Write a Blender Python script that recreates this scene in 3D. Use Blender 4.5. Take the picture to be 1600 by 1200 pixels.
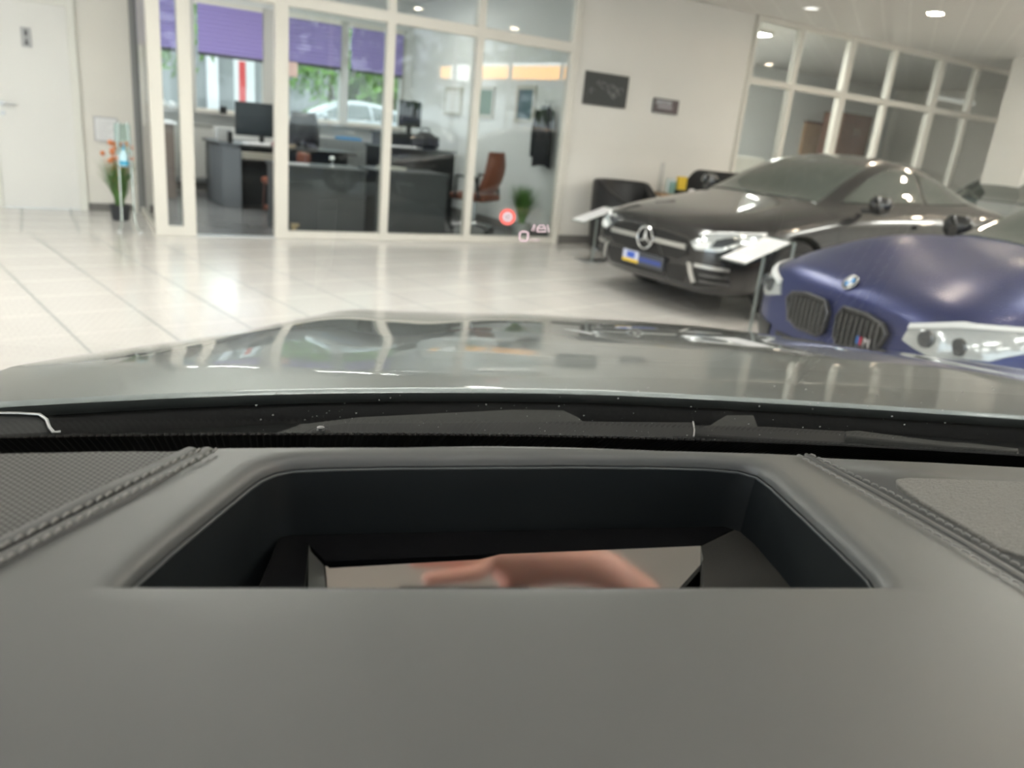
import bpy, bmesh, math, random
from mathutils import Vector, Matrix
from mathutils.bvhtree import BVHTree
from math import sin, cos, tan, radians as R, pi

random.seed(7)
sc = bpy.context.scene
for o in list(bpy.data.objects):
    bpy.data.objects.remove(o)
C = sc.collection

# ------------------------------------------------------------------ camera
FPX, PITCH, ROLL, YAW, EYE = 1202.0, R(18.086), R(5.714), R(30.7), 1.28
_Rx = Matrix(((1, 0, 0), (0, cos(PITCH), -sin(PITCH)), (0, sin(PITCH), cos(PITCH))))
_Rz = Matrix(((cos(ROLL), -sin(ROLL), 0), (sin(ROLL), cos(ROLL), 0), (0, 0, 1)))
_W = Matrix(((cos(YAW), -sin(YAW), 0), (0, 0, -1), (sin(YAW), cos(YAW), 0)))
A = _Rz @ _Rx @ _W                      # world -> camera (x right, y down, z forward)
AT = A.transposed()
cam_d = bpy.data.cameras.new('camera')
cam = bpy.data.objects.new('camera', cam_d)
C.objects.link(cam)
cam.matrix_world = Matrix.Translation((0, 0, EYE)) @ Matrix(
    ((A[0][0], -A[1][0], -A[2][0]), (A[0][1], -A[1][1], -A[2][1]), (A[0][2], -A[1][2], -A[2][2]))).to_4x4()
cam_d.sensor_width = 36.0
cam_d.lens = 36.0 * FPX / 1600.0
cam_d.clip_start = 0.01
cam_d.clip_end = 300
cam_d.dof.use_dof = True
cam_d.dof.focus_distance = 0.60
cam_d.dof.aperture_fstop = 7.4
sc.camera = cam

# ------------------------------------------------------------------ world, exposure
world = bpy.data.worlds.new('sky')
sc.world = world
world.use_nodes = True
wn = world.node_tree
bg = wn.nodes['Background']
bg.inputs[0].default_value = (0.86, 0.94, 1.0, 1)
bg.inputs[1].default_value = 1.15
sc.view_settings.view_transform = 'Standard'
sc.view_settings.look = 'None'
sc.view_settings.exposure = 1.6
sc.view_settings.gamma = 1.0
sc.view_settings.use_curve_mapping = False
try:
    sc.cycles.max_bounces = 10
    sc.cycles.transparent_max_bounces = 24
    sc.cycles.sample_clamp_indirect = 6
    sc.cycles.caustics_reflective = False
    sc.cycles.caustics_refractive = False
except Exception:
    pass


def ray(x, y):
    return AT @ Vector(((x - 800) / FPX, (y - 600) / FPX, 1.0))


def onz(x, y, z=0.0):
    d = ray(x, y)
    return Vector((0, 0, EYE)) + d * ((z - EYE) / d.z)


def ony(x, y, Y):
    d = ray(x, y)
    return Vector((0, 0, EYE)) + d * (Y / d.y)


# ------------------------------------------------------------------ materials
def node_math(nt, op, a, b=None, clamp=False):
    n = nt.nodes.new('ShaderNodeMath')
    n.operation = op
    n.use_clamp = clamp
    for i, v in enumerate((a, b)):
        if v is None:
            continue
        if isinstance(v, (int, float)):
            n.inputs[i].default_value = v
        else:
            nt.links.new(v, n.inputs[i])
    return n.outputs[0]


def mat(name, col, rough=0.5, metal=0.0, coat=0.0, coat_r=0.03, emis=None, estr=0.0, noise=0.0, nscale=30,
        bump=0.0, bscale=200, spec=None, trans=0.0, sheen=0.0, rvar=0.0):
    m = bpy.data.materials.new(name)
    m.use_nodes = True
    nt = m.node_tree
    b = nt.nodes['Principled BSDF']
    b.inputs['Base Color'].default_value = (*col, 1)
    b.inputs['Roughness'].default_value = rough
    b.inputs['Metallic'].default_value = metal
    b.inputs['Coat Weight'].default_value = coat
    b.inputs['Coat Roughness'].default_value = coat_r
    if spec is not None:
        b.inputs['Specular IOR Level'].default_value = spec
    if trans:
        b.inputs['Transmission Weight'].default_value = trans
    if emis:
        b.inputs['Emission Color'].default_value = (*emis, 1)
        b.inputs['Emission Strength'].default_value = estr
    tc = nt.nodes.new('ShaderNodeTexCoord')
    nz = nt.nodes.new('ShaderNodeTexNoise')
    nz.inputs['Scale'].default_value = nscale
    nz.inputs['Detail'].default_value = 4
    nt.links.new(tc.outputs['Object'], nz.inputs['Vector'])
    v = max(noise, 0.02)
    mx = nt.nodes.new('ShaderNodeMix')
    mx.data_type = 'RGBA'
    mx.inputs[6].default_value = (*[c * (1 - v) for c in col], 1)
    mx.inputs[7].default_value = (*[min(1, c * (1 + v)) for c in col], 1)
    nt.links.new(nz.outputs[0], mx.inputs[0])
    nt.links.new(mx.outputs[2], b.inputs['Base Color'])
    if bump:
        bz = nt.nodes.new('ShaderNodeTexNoise')
        bz.inputs['Scale'].default_value = bscale
        nt.links.new(tc.outputs['Object'], bz.inputs['Vector'])
        bn = nt.nodes.new('ShaderNodeBump')
        bn.inputs['Strength'].default_value = bump
        bn.inputs['Distance'].default_value = 0.002
        nt.links.new(bz.outputs[0], bn.inputs['Height'])
        nt.links.new(bn.outputs[0], b.inputs['Normal'])
    return m


def glass_mat(name, tint=(0.96, 0.98, 0.97), f0=0.04, rough=0.0, mult=1.0, power=4.0):
    """Clear pane: see-through, with a mirror reflection that grows towards grazing angles."""
    m = bpy.data.materials.new(name)
    m.use_nodes = True
    nt = m.node_tree
    nt.nodes.remove(nt.nodes['Principled BSDF'])
    out = nt.nodes['Material Output']
    tr = nt.nodes.new('ShaderNodeBsdfTransparent')
    tr.inputs[0].default_value = (*tint, 1)
    gl = nt.nodes.new('ShaderNodeBsdfGlossy')
    gl.inputs['Roughness'].default_value = rough
    lw = nt.nodes.new('ShaderNodeLayerWeight')
    lw.inputs[0].default_value = 0.5
    p = node_math(nt, 'POWER', lw.outputs['Facing'], power)
    q = node_math(nt, 'MULTIPLY', p, (1 - f0) * mult)
    f = node_math(nt, 'ADD', q, f0, clamp=True)
    mix = nt.nodes.new('ShaderNodeMixShader')
    nt.links.new(f, mix.inputs[0])
    nt.links.new(tr.outputs[0], mix.inputs[1])
    nt.links.new(gl.outputs[0], mix.inputs[2])
    nt.links.new(mix.outputs[0], out.inputs[0])
    return m


def line_mask(nt, vec, ang, off, sp, w):
    """1 on straight lines of direction ang (rad), offset off, spacing sp, half width w; 0 elsewhere."""
    sep = nt.nodes.new('ShaderNodeSeparateXYZ')
    nt.links.new(vec, sep.inputs[0])
    a = node_math(nt, 'MULTIPLY', sep.outputs[0], -sin(ang))
    b = node_math(nt, 'MULTIPLY', sep.outputs[1], cos(ang))
    d = node_math(nt, 'ADD', a, b)
    d = node_math(nt, 'SUBTRACT', d, off)
    d = node_math(nt, 'DIVIDE', d, sp)
    d = node_math(nt, 'ADD', d, 100.5)
    d = node_math(nt, 'FRACT', d)
    d = node_math(nt, 'SUBTRACT', d, 0.5)
    d = node_math(nt, 'ABSOLUTE', d)
    d = node_math(nt, 'LESS_THAN', d, w / sp)
    return d


def tile_mat(name, col, grout, grout2, a1, o1, s1, a2, o2, s2, w=0.006, rough=0.16, bevel=0.4, spec=0.5):
    m = mat(name, col, rough=rough, spec=spec)
    nt = m.node_tree
    b = nt.nodes['Principled BSDF']
    geo = nt.nodes.new('ShaderNodeNewGeometry')
    m1 = line_mask(nt, geo.outputs['Position'], a1, o1, s1, w)
    m2 = line_mask(nt, geo.outputs['Position'], a2, o2, s2, w)
    nz = nt.nodes.new('ShaderNodeTexNoise')
    nz.inputs['Scale'].default_value = 1.3
    nz.inputs['Detail'].default_value = 6
    nt.links.new(geo.outputs['Position'], nz.inputs['Vector'])
    base = nt.nodes.new('ShaderNodeMix')
    base.data_type = 'RGBA'
    base.inputs[6].default_value = (*[c * 0.93 for c in col], 1)
    base.inputs[7].default_value = (*[min(1, c * 1.05) for c in col], 1)
    nt.links.new(nz.outputs[0], base.inputs[0])
    x1 = nt.nodes.new('ShaderNodeMix')
    x1.data_type = 'RGBA'
    x1.inputs[7].default_value = (*grout2, 1)
    nt.links.new(m2, x1.inputs[0])
    nt.links.new(base.outputs[2], x1.inputs[6])
    x2 = nt.nodes.new('ShaderNodeMix')
    x2.data_type = 'RGBA'
    x2.inputs[7].default_value = (*grout, 1)
    nt.links.new(m1, x2.inputs[0])
    nt.links.new(x1.outputs[2], x2.inputs[6])
    nt.links.new(x2.outputs[2], b.inputs['Base Color'])
    mm = node_math(nt, 'MAXIMUM', m1, m2)
    rr = node_math(nt, 'MULTIPLY_ADD', mm, 0.5)
    rr.node.inputs[2].default_value = rough
    nt.links.new(rr, b.inputs['Roughness'])
    return m


M = {}
M['wall'] = mat('white_plaster', (0.80, 0.77, 0.72), 0.8, noise=0.03, nscale=3)
M['wall_cool'] = mat('office_plaster', (0.72, 0.73, 0.72), 0.8, noise=0.03, nscale=3)
M['white_paint'] = mat('white_lacquer', (0.80, 0.79, 0.74), 0.35, noise=0.02)
M['door_white'] = mat('door_lacquer', (0.80, 0.79, 0.77), 0.4, noise=0.02)
M['frame'] = mat('frame_lacquer', (0.72, 0.69, 0.63), 0.35, noise=0.02)
M['plinth'] = mat('grey_plinth', (0.18, 0.17, 0.16), 0.5)
M['office_floor'] = mat('grey_vinyl', (0.20, 0.205, 0.21), 0.22, noise=0.15, nscale=2)
M['glass'] = glass_mat('partition_glass', (0.93, 0.95, 0.945), 0.035)
M['glass_clear'] = glass_mat('window_glass', (0.97, 0.99, 0.98), 0.03)
M['blind'] = mat('purple_pleat', (0.36, 0.30, 0.62), 0.9, noise=0.05, trans=0.0)
M['black_satin'] = mat('black_satin', (0.012, 0.013, 0.014), 0.35, noise=0.2)
M['black_gloss'] = mat('black_gloss', (0.006, 0.006, 0.007), 0.12)
M['rubber'] = mat('black_rubber', (0.015, 0.015, 0.016), 0.7, noise=0.2, bump=0.3)
M['desk_grey'] = mat('anthracite_board', (0.045, 0.05, 0.053), 0.45, noise=0.15, nscale=4)
M['desk_mid'] = mat('grey_board', (0.10, 0.105, 0.11), 0.5, noise=0.1)
M['leather_black'] = mat('black_leather', (0.012, 0.012, 0.013), 0.45, bump=0.5, bscale=120, noise=0.2)
M['leather_brown'] = mat('brown_leather', (0.20, 0.065, 0.035), 0.45, bump=0.4, bscale=120, noise=0.2)
M['chrome'] = mat('chrome', (0.75, 0.76, 0.77), 0.12, 1.0)
M['steel'] = mat('brushed_steel', (0.55, 0.56, 0.57), 0.32, 1.0, bump=0.1)
M['paper'] = mat('white_paper', (0.85, 0.85, 0.87), 0.6)
M['screen'] = mat('dark_screen', (0.012, 0.018, 0.022), 0.15)
M['green'] = mat('grass_green', (0.10, 0.22, 0.05), 0.6, noise=0.5, nscale=8)
M['green_dark'] = mat('leaf_green', (0.05, 0.12, 0.035), 0.6, noise=0.6, nscale=5)
M['orange'] = mat('orange_flower', (0.75, 0.25, 0.10), 0.6, noise=0.2)
M['pot_black'] = mat('black_pot', (0.03, 0.033, 0.04), 0.5)
M['pot_grey'] = mat('grey_pot', (0.35, 0.37, 0.36), 0.5)
M['wood_brown'] = mat('walnut_veneer', (0.17, 0.075, 0.05), 0.45, noise=0.3, nscale=6)
M['wood_beech'] = mat('beech_veneer', (0.52, 0.33, 0.20), 0.5, noise=0.2, nscale=6)
M['yellow'] = mat('yellow_card', (0.80, 0.55, 0.05), 0.6)
M['blue_cap'] = mat('blue_plastic', (0.05, 0.38, 0.62), 0.35)
M['blue_clear'] = mat('pale_blue_plastic', (0.55, 0.78, 0.88), 0.15)
M['acrylic'] = glass_mat('clear_acrylic', (0.80, 0.92, 0.90), 0.10)
M['coat_black'] = mat('black_wool', (0.010, 0.011, 0.014), 0.9, noise=0.2)
M['tree_bark'] = mat('tree_bark', (0.10, 0.08, 0.06), 0.9, noise=0.4)


# ------------------------------------------------------------------ mesh helper
class MB:
    def __init__(s, mx=None):
        s.v, s.f, s.mx = [], [], mx or Matrix()

    def add(s, vs, fs, mx=None):
        mm = s.mx @ mx if mx else s.mx
        n = len(s.v)
        s.v += [mm @ Vector(p) for p in vs]
        s.f += [tuple(i + n for i in f) for f in fs]
        return s

    def box(s, a, b, mx=None):
        x0, x1 = sorted((a[0], b[0])); y0, y1 = sorted((a[1], b[1])); z0, z1 = sorted((a[2], b[2]))
        return s.add([(x0, y0, z0), (x1, y0, z0), (x1, y1, z0), (x0, y1, z0), (x0, y0, z1), (x1, y0, z1), (x1, y1, z1), (x0, y1, z1)],
                     [(0, 3, 2, 1), (4, 5, 6, 7), (0, 1, 5, 4), (1, 2, 6, 5), (2, 3, 7, 6), (3, 0, 4, 7)], mx)

    def lathe(s, prof, n=24, mx=None, cap=True):
        vs, fs = [], []
        for r, z in prof:
            for i in range(n):
                a = 2 * pi * i / n
                vs.append((r * cos(a), r * sin(a), z))
        for j in range(len(prof) - 1):
            for i in range(n):
                k = (i + 1) % n
                fs.append((j * n + i, j * n + k, (j + 1) * n + k, (j + 1) * n + i))
        if cap:
            fs.append(tuple(reversed(range(n))))
            fs.append(tuple(range((len(prof) - 1) * n, len(prof) * n)))
        return s.add(vs, fs, mx)

    def cyl(s, p0, p1, r, r1=None, n=14):
        p0, p1 = Vector(p0), Vector(p1)
        d = p1 - p0
        q = Vector((0, 0, 1)).rotation_difference(d.normalized()).to_matrix().to_4x4()
        return s.lathe([(r, 0), (r if r1 is None else r1, d.length)], n, Matrix.Translation(p0) @ q)

    def tube(s, pts, r, n=10, closed=False):
        pts = [Vector(p) for p in pts]
        m = len(pts)
        vs, fs = [], []
        prev = None
        for i, p in enumerate(pts):
            if closed:
                t = pts[(i + 1) % m] - pts[i - 1]
            else:
                t = pts[min(i + 1, m - 1)] - pts[max(i - 1, 0)]
            t.normalize()
            if prev is None:
                a = t.orthogonal().normalized()
            else:
                a = (prev - t * prev.dot(t)).normalized()
            prev = a
            b = t.cross(a)
            rr = r[i] if isinstance(r, (list, tuple)) else r
            for k in range(n):
                an = 2 * pi * k / n
                vs.append(p + a * (rr * cos(an)) + b * (rr * sin(an)))
        for i in range(m if closed else m - 1):
            j = (i + 1) % m
            for k in range(n):
                l = (k + 1) % n
                fs.append((i * n + k, i * n + l, j * n + l, j * n + k))
        if not closed:
            fs.append(tuple(reversed(range(n))))
            fs.append(tuple(range((m - 1) * n, m * n)))
        return s.add(vs, fs)

    def grid(s, rows):
        n, m = len(rows), len(rows[0])
        vs = [p for r_ in rows for p in r_]
        fs = [(i * m + j, i * m + j + 1, (i + 1) * m + j + 1, (i + 1) * m + j) for i in range(n - 1) for j in range(m - 1)]
        return s.add(vs, fs)

    def prism(s, poly, z0, z1, mx=None):
        n = len(poly)
        vs = [(x, y, z0) for x, y in poly] + [(x, y, z1) for x, y in poly]
        fs = [tuple(reversed(range(n))), tuple(range(n, 2 * n))] + [(i, (i + 1) % n, n + (i + 1) % n, n + i) for i in range(n)]
        return s.add(vs, fs, mx)

    def build(s, name, m, parent=None, smooth=False, bevel=0.0, subs=0, solid=0.0, auto=True):
        me = bpy.data.meshes.new(name)
        off = parent_loc(parent)
        me.from_pydata([tuple(p - off) for p in s.v], [], s.f)
        me.validate()
        bm = bmesh.new()
        bm.from_mesh(me)
        bmesh.ops.recalc_face_normals(bm, faces=bm.faces)
        bm.to_mesh(me)
        bm.free()
        me.materials.append(m if not isinstance(m, str) else M[m])
        o = bpy.data.objects.new(name, me)
        C.objects.link(o)
        if parent:
            o.parent = parent
        if solid:
            md = o.modifiers.new('solid', 'SOLIDIFY'); md.thickness = solid; md.offset = -1
        if bevel:
            md = o.modifiers.new('bevel', 'BEVEL'); md.width = bevel; md.segments = 2; md.limit_method = 'ANGLE'
        if subs:
            md = o.modifiers.new('subsurf', 'SUBSURF'); md.levels = subs; md.render_levels = subs
        if smooth or subs or bevel:
            for p in me.polygons:
                p.use_smooth = True
            if not subs:
                try:
                    me.set_sharp_from_angle(angle=R(40))
                except Exception:
                    pass
        return o


def parent_loc(p):
    v = Vector((0, 0, 0))
    while p is not None:
        v += p.location
        p = p.parent
    return v


def tag(o, label=None, cat=None, group=None, kind=None):
    if label: o['label'] = label
    if cat: o['category'] = cat
    if group: o['group'] = group
    if kind: o['kind'] = kind
    return o


def thing(name, label, cat, loc=(0, 0, 0), group=None):
    """Empty at a thing's base. Its parts are meshes given in world coordinates."""
    o = bpy.data.objects.new(name, None)
    o.empty_display_size = 0.1
    C.objects.link(o)
    o.location = loc
    return tag(o, label, cat, group)


def struct(o, label=None):
    o['kind'] = 'structure'
    if label: o['label'] = label
    return o


def copy_tree(o, parent=None):
    c = o.copy()
    C.objects.link(c)
    c.parent = parent
    for ch in list(o.children):
        copy_tree(ch, c)
    return c


def place(o, x, y, z, rz):
    o.location = (x, y, z)
    o.rotation_euler = (0, 0, rz)


GY = 8.26          # plane of the glass partition and the cream wall
CZ = 3.04          # ceiling
WY = 12.5          # outside windows of the office
# ================================================================== the setting
XL, XR, YS = -7.0, 17.0, -7.5
TA = R(-77.8)
tile = tile_mat('floor_tiles', (0.68, 0.655, 0.63), (0.26, 0.29, 0.28), (0.60, 0.56, 0.54), TA, 0.957, 0.4615, R(12.0), 4.60, 0.476)
tile_entry = tile_mat('entry_tiles', (0.67, 0.65, 0.63), (0.26, 0.29, 0.28), (0.60, 0.57, 0.55), R(-88), -0.1 + 0.0, 0.46, R(2), 8.35, 0.46)
MB().box((XL, YS, -0.1), (XR, 8.30, 0)).build('floor', tile)['kind'] = 'structure'
fe = MB().box((XL, 8.30, -0.1), (0.72, 10.1, 0)).build('floor', tile_entry); fe['kind'] = 'structure'
fo = MB().box((0.72, 8.30, -0.1), (XR, WY + 0.3, -0.004)).build('floor', 'office_floor'); fo['kind'] = 'structure'

# ceiling of long metal panels
cm = mat('ceiling_panels', (0.78, 0.76, 0.73), 0.4, spec=0.4)
nt = cm.node_tree
geo = nt.nodes.new('ShaderNodeNewGeometry')
lm = line_mask(nt, geo.outputs['Position'], R(35), 0.0, 0.30, 0.008)
lm2 = line_mask(nt, geo.outputs['Position'], R(125), 0.3, 1.8, 0.01)
lmm = node_math(nt, 'MAXIMUM', lm, lm2)
mx = nt.nodes.new('ShaderNodeMix'); mx.data_type = 'RGBA'
mx.inputs[6].default_value = (0.74, 0.72, 0.69, 1); mx.inputs[7].default_value = (0.86, 0.84, 0.80, 1)
nt.links.new(lmm, mx.inputs[0]); nt.links.new(mx.outputs[2], nt.nodes['Principled BSDF'].inputs['Base Color'])
STEP, CH = 1.6, 4.3  # unseen raised front ceiling, shaped so the canopy's mirror image clears it
MB().box((XL, STEP, CZ), (XR, WY + 0.3, CZ + 0.25)).build('ceiling', cm)['kind'] = 'structure'
MB().box((XL, YS - 0.1, CH), (XR, STEP + 0.2, CH + 0.2)).build('ceiling', cm)['kind'] = 'structure'
MB().box((XL, STEP, CZ + 0.25), (XR, STEP + 0.2, CH)).build('wall_ceiling_step', 'wall')['kind'] = 'structure'

# cream wall with the pictures, between the two glazed partitions
MB().box((5.33, GY, 0), (8.06, GY + 0.16, CZ)).build('wall_back', 'wall')['kind'] = 'structure'
MB().box((5.33, GY - 0.012, 0), (8.06, GY, 0.10)).build('baseboard_back', 'plinth')['kind'] = 'structure'
# wall with the toilet door
DX0, DX1, DY, DH = -0.60, 0.115, 9.93, 2.06
w = MB()
w.box((XL, DY, 0), (DX0 - 0.07, DY + 0.18, CZ)).box((DX1 + 0.07, DY, 0), (0.70, DY + 0.18, CZ)).box((DX0 - 0.07, DY, DH + 0.07), (DX1 + 0.07, DY + 0.18, CZ))
w.build('wall_left', 'wall')['kind'] = 'structure'
MB().box((DX1 + 0.08, DY - 0.012, 0), (0.66, DY, 0.08)).build('baseboard_left', 'plinth')['kind'] = 'structure'
d = thing('door_1', 'white toilet door with a grey two-figure sign, left of the planter', 'door', (DX0, DY, 0)); d['kind'] = 'structure'
MB().box((DX0, DY - 0.02, 0.01), (DX1, DY + 0.03, DH)).build('door_leaf', 'door_white', d, bevel=0.004)
f = MB()
f.box((DX0 - 0.075, DY - 0.035, 0), (DX0, DY + 0.06, DH + 0.075)).box((DX1, DY - 0.035, 0), (DX1 + 0.075, DY + 0.06, DH + 0.075)).box((DX0, DY - 0.035, DH), (DX1, DY + 0.06, DH + 0.075))
f.build('door_frame', 'white_paint', d, bevel=0.004)
hx = DX0 + 0.075
h = MB().cyl((hx, DY - 0.02, 1.06), (hx, DY - 0.07, 1.06), 0.010).tube([(hx, DY - 0.07, 1.06), (hx + 0.03, DY - 0.075, 1.06), (hx + 0.13, DY - 0.072, 1.058)], 0.010)
h.cyl((hx, DY - 0.021, 1.06), (hx, DY - 0.028, 1.06), 0.026)
h.build('door_handle', 'steel', d, smooth=True)
MB().cyl((hx, DY - 0.021, 0.965), (hx, DY - 0.03, 0.965), 0.024).build('lock_rosette', 'steel', d, smooth=True)
sgx, sgz = -0.255, 1.72
sgn = MB().box((sgx - 0.047, DY - 0.026, sgz - 0.095), (sgx + 0.047, DY - 0.0205, sgz + 0.095)).build('toilet_sign', mat('sign_grey', (0.45, 0.45, 0.46), 0.3), d)
for zz, up in ((sgz + 0.042, 1), (sgz - 0.042, -1)):
    fg = MB().cyl((sgx, DY - 0.0265, zz + 0.026), (sgx, DY - 0.029, zz + 0.026), 0.0085)
    tri = [(-0.016, -0.028), (0.016, -0.028), (0.006, 0.014), (-0.006, 0.014)] if up < 0 else [(-0.007, -0.03), (0.007, -0.03), (0.014, 0.014), (-0.014, 0.014)]
    fg.add([(sgx + x, DY - 0.0265, zz + z) for x, z in tri] + [(sgx + x, DY - 0.029, zz + z) for x, z in tri], [(0, 1, 2, 3), (7, 6, 5, 4), (0, 4, 5, 1), (1, 5, 6, 2), (2, 6, 7, 3), (3, 7, 4, 0)])
    fg.build('pictogram', 'black_satin', sgn)

# ---- glazed office partition (window_1)
TZ0, TZ1 = 2.215, 2.325
pw = thing('window_1', 'white framed glass office partition with a sliding door gap', 'partition', (0.7, GY, 0)); pw['kind'] = 'structure'
def mull(x, wd, z0=0, z1=CZ, y=GY, dp=0.05, name='mullion', par=pw):
    MB().box((x - wd / 2, y - dp, z0), (x + wd / 2, y + dp, z1)).build(name, 'frame', par, bevel=0.004)
PX = [0.775, 1.03, 1.915, 3.03, 4.055, 5.285]
for i, x in enumerate(PX):
    mull(x, (0.115, 0.115, 0.13, 0.085, 0.085, 0.09)[i])
MB().box((PX[0], GY - 0.045, 0), (PX[1], GY + 0.045, 0.09)).build('door_rail', 'frame', pw, bevel=0.004)
MB().box((PX[2], GY - 0.045, 0), (PX[5], GY + 0.045, 0.07)).build('bottom_rail', 'frame', pw, bevel=0.004)
MB().box((PX[0], GY - 0.048, TZ0), (PX[5], GY + 0.048, TZ1)).build('transom', 'frame', pw, bevel=0.004)
MB().box((PX[0], GY - 0.045, CZ - 0.06), (PX[5], GY + 0.045, CZ)).build('head_rail', 'frame', pw, bevel=0.004)
MB().box((PX[1] + .06, GY - 0.03, 0), (PX[2] - .06, GY + 0.03, 0.012)).build('threshold', 'steel', pw)
for a, b in ((0, 1), (2, 3), (3, 4), (4, 5)):
    MB().box((PX[a] + 0.04, GY - 0.004, 0.05), (PX[b] - 0.04, GY + 0.004, TZ0 + 0.01)).build('pane', 'glass', pw)
for a, b in ((0, 1), (1, 2), (2, 3), (3, 4), (4, 5)):
    MB().box((PX[a] + 0.04, GY - 0.004, TZ1 - 0.01), (PX[b] - 0.04, GY + 0.004, CZ - 0.05)).build('pane', 'glass', pw)
# return of the partition beside the planter
MB().box((0.72, GY + 0.05, 0), (0.76, DY + 0.18, 0.06)).build('bottom_rail', 'frame', pw)
MB().box((0.737, GY + 0.05, 0.05), (0.743, DY, CZ)).build('pane', 'glass', pw)
MB().box((0.70, DY - 0.03, 0), (0.76, DY + 0.18, CZ)).build('mullion', mat('grey_seal', (0.25, 0.25, 0.25), 0.5), pw)
MB().box((0.735, 9.15, 0.98), (0.75, 9.22, 1.75)).build('pull_bar', 'white_paint', pw, bevel=0.005)

# ---- glazed partition on the right (window_2)
qx = [8.10, 8.94, 10.01, 11.0, 12.16, 13.12, 14.22]
p2 = thing('window_2', 'grey framed glass partition of two rows of panes behind the black coupe', 'partition', (8.06, GY, 0)); p2['kind'] = 'structure'
for i, x in enumerate(qx):
    mull(x, (0.05, 0.08, 0.12, 0.07, 0.12, 0.07, 0.08)[i], par=p2)
MB().box((qx[0], GY - 0.045, 2.20), (qx[-1], GY + 0.045, 2.285)).build('transom', 'frame', p2, bevel=0.004)
MB().box((qx[0], GY - 0.045, CZ - 0.07), (qx[-1], GY + 0.045, CZ)).build('head_rail', 'frame', p2, bevel=0.004)
MB().box((qx[0], GY - 0.045, 0), (qx[-1], GY + 0.045, 0.07)).build('bottom_rail', 'frame', p2, bevel=0.004)
for a in range(6):
    for z0, z1 in ((0.05, 2.21), (2.27, CZ - 0.05)):
        MB().box((qx[a] + 0.03, GY - 0.004, z0), (qx[a + 1] - 0.03, GY + 0.004, z1)).build('pane', 'glass', p2)
MB().box((14.25, GY - 0.1, 0), (14.9, GY + 0.1, CZ)).build('wall_right_pier', 'wall')['kind'] = 'structure'
MB().box((14.9, GY, 0), (XR, GY + 0.16, CZ)).build('wall_right', 'wall')['kind'] = 'structure'

# ---- shell around: outer walls, shop windows behind the camera
MB().box((XR, YS, 0), (XR + 0.2, WY + 0.3, CH)).build('wall_east', 'wall')['kind'] = 'structure'
w = MB().box((XL - 0.2, YS, 0), (XL, YS + 2.0, CH)).box((XL - 0.2, 4.5, 0), (XL, 10.1, CZ)).box((XL - 0.2, YS + 2.0, 2.85), (XL, 4.5, CZ)).box((XL - 0.2, YS + 2.0, CZ), (XL, STEP, CH))
w.build('wall_west', 'wall')['kind'] = 'structure'
shop = thing('window_3', 'shop front glazing behind the silver car', 'window', (0, YS, 0)); shop['kind'] = 'structure'
for i in range(13):
    x = XL + i * 2.0
    MB().box((x - 0.04, YS - 0.06, 0), (x + 0.04, YS + 0.06, CH)).build('mullion', 'frame', shop)
MB().box((XL, YS - 0.06, 0), (XR, YS + 0.06, 0.12)).build('bottom_rail', 'frame', shop)
MB().box((XL, YS - 0.06, CH - 0.12), (XR, YS + 0.06, CH)).build('head_rail', 'frame', shop)
shop2 = thing('window_4', 'tall side glazing on the left of the showroom', 'window', (XL, 0, 0)); shop2['kind'] = 'structure'
for i in range(6):
    y = YS + 2.0 + i * 2.0
    MB().box((XL - 0.12, y - 0.04, 0), (XL - 0.02, y + 0.04, 2.85)).build('mullion', 'frame', shop2)

# ---- office behind: side wall with the pictures, outside wall with windows and blinds
SX0, SX1 = 5.35, 4.98
w = MB().add([(SX0, GY + 0.16, 0), (SX1, WY, 0), (SX1 + 0.25, WY, 0), (SX0 + 0.25, GY + 0.16, 0), (SX0, GY + 0.16, CZ), (SX1, WY, CZ), (SX1 + 0.25, WY, CZ), (SX0 + 0.25, GY + 0.16, CZ)],
             [(0, 1, 2, 3), (4, 5, 6, 7), (0, 1, 5, 4), (1, 2, 6, 5), (2, 3, 7, 6), (3, 0, 4, 7)])
w.build('wall_office_side', 'wall_cool')['kind'] = 'structure'
def sidey(y):
    return SX0 + (SX1 - SX0) * (y - GY - 0.16) / (WY - GY - 0.16)
MB().add([(SX0 - 0.002, GY + 0.17, 0), (SX1 - 0.002, WY, 0), (SX1 - 0.015, WY, 0), (SX0 - 0.015, GY + 0.17, 0), (SX0 - 0.002, GY + 0.17, 0.1), (SX1 - 0.002, WY, 0.1), (SX1 - 0.015, WY, 0.1), (SX0 - 0.015, GY + 0.17, 0.1)],
         [(0, 1, 2, 3), (4, 5, 6, 7), (0, 1, 5, 4), (1, 2, 6, 5), (2, 3, 7, 6), (3, 0, 4, 7)]).build('baseboard_office_side', 'plinth')['kind'] = 'structure'
WS, WH = 1.13, 2.62
wb = [0.20, 1.62, 2.73, 3.86, 4.82]     # centres of the outside posts
w = MB().box((-1.0, WY, 0), (17.0, WY + 0.25, 0.95)).box((-1.0, WY, WH), (9.4, WY + 0.25, CZ))
w.box((4.86, WY, 0.95), (9.4, WY + 0.25, WH)).box((-1.0, WY, 0.95), (0.1, WY + 0.25, WH))
w.box((0.1, WY, 0.95), (4.86, WY + 0.25, WS))
w.box((10.6, WY, 0.95), (17.0, WY + 0.25, CZ)).box((9.4, WY, 2.3), (10.6, WY + 0.25, CZ))
w.build('wall_outside', 'wall_cool')['kind'] = 'structure'
MB().box((0.2, WY - 0.012, 0), (4.9, WY, 0.13)).build('baseboard_outside', 'plinth')['kind'] = 'structure'
MB().box((0.1, WY - 0.14, WS - 0.03), (4.86, WY + 0.02, WS)).build('trim_1', mat('sill_stone', (0.40, 0.39, 0.37), 0.3))['kind'] = 'structure'
w5 = thing('window_5', 'office windows with grey posts looking out on parked cars', 'window', (0.1, WY, WS)); w5['kind'] = 'structure'
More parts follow.
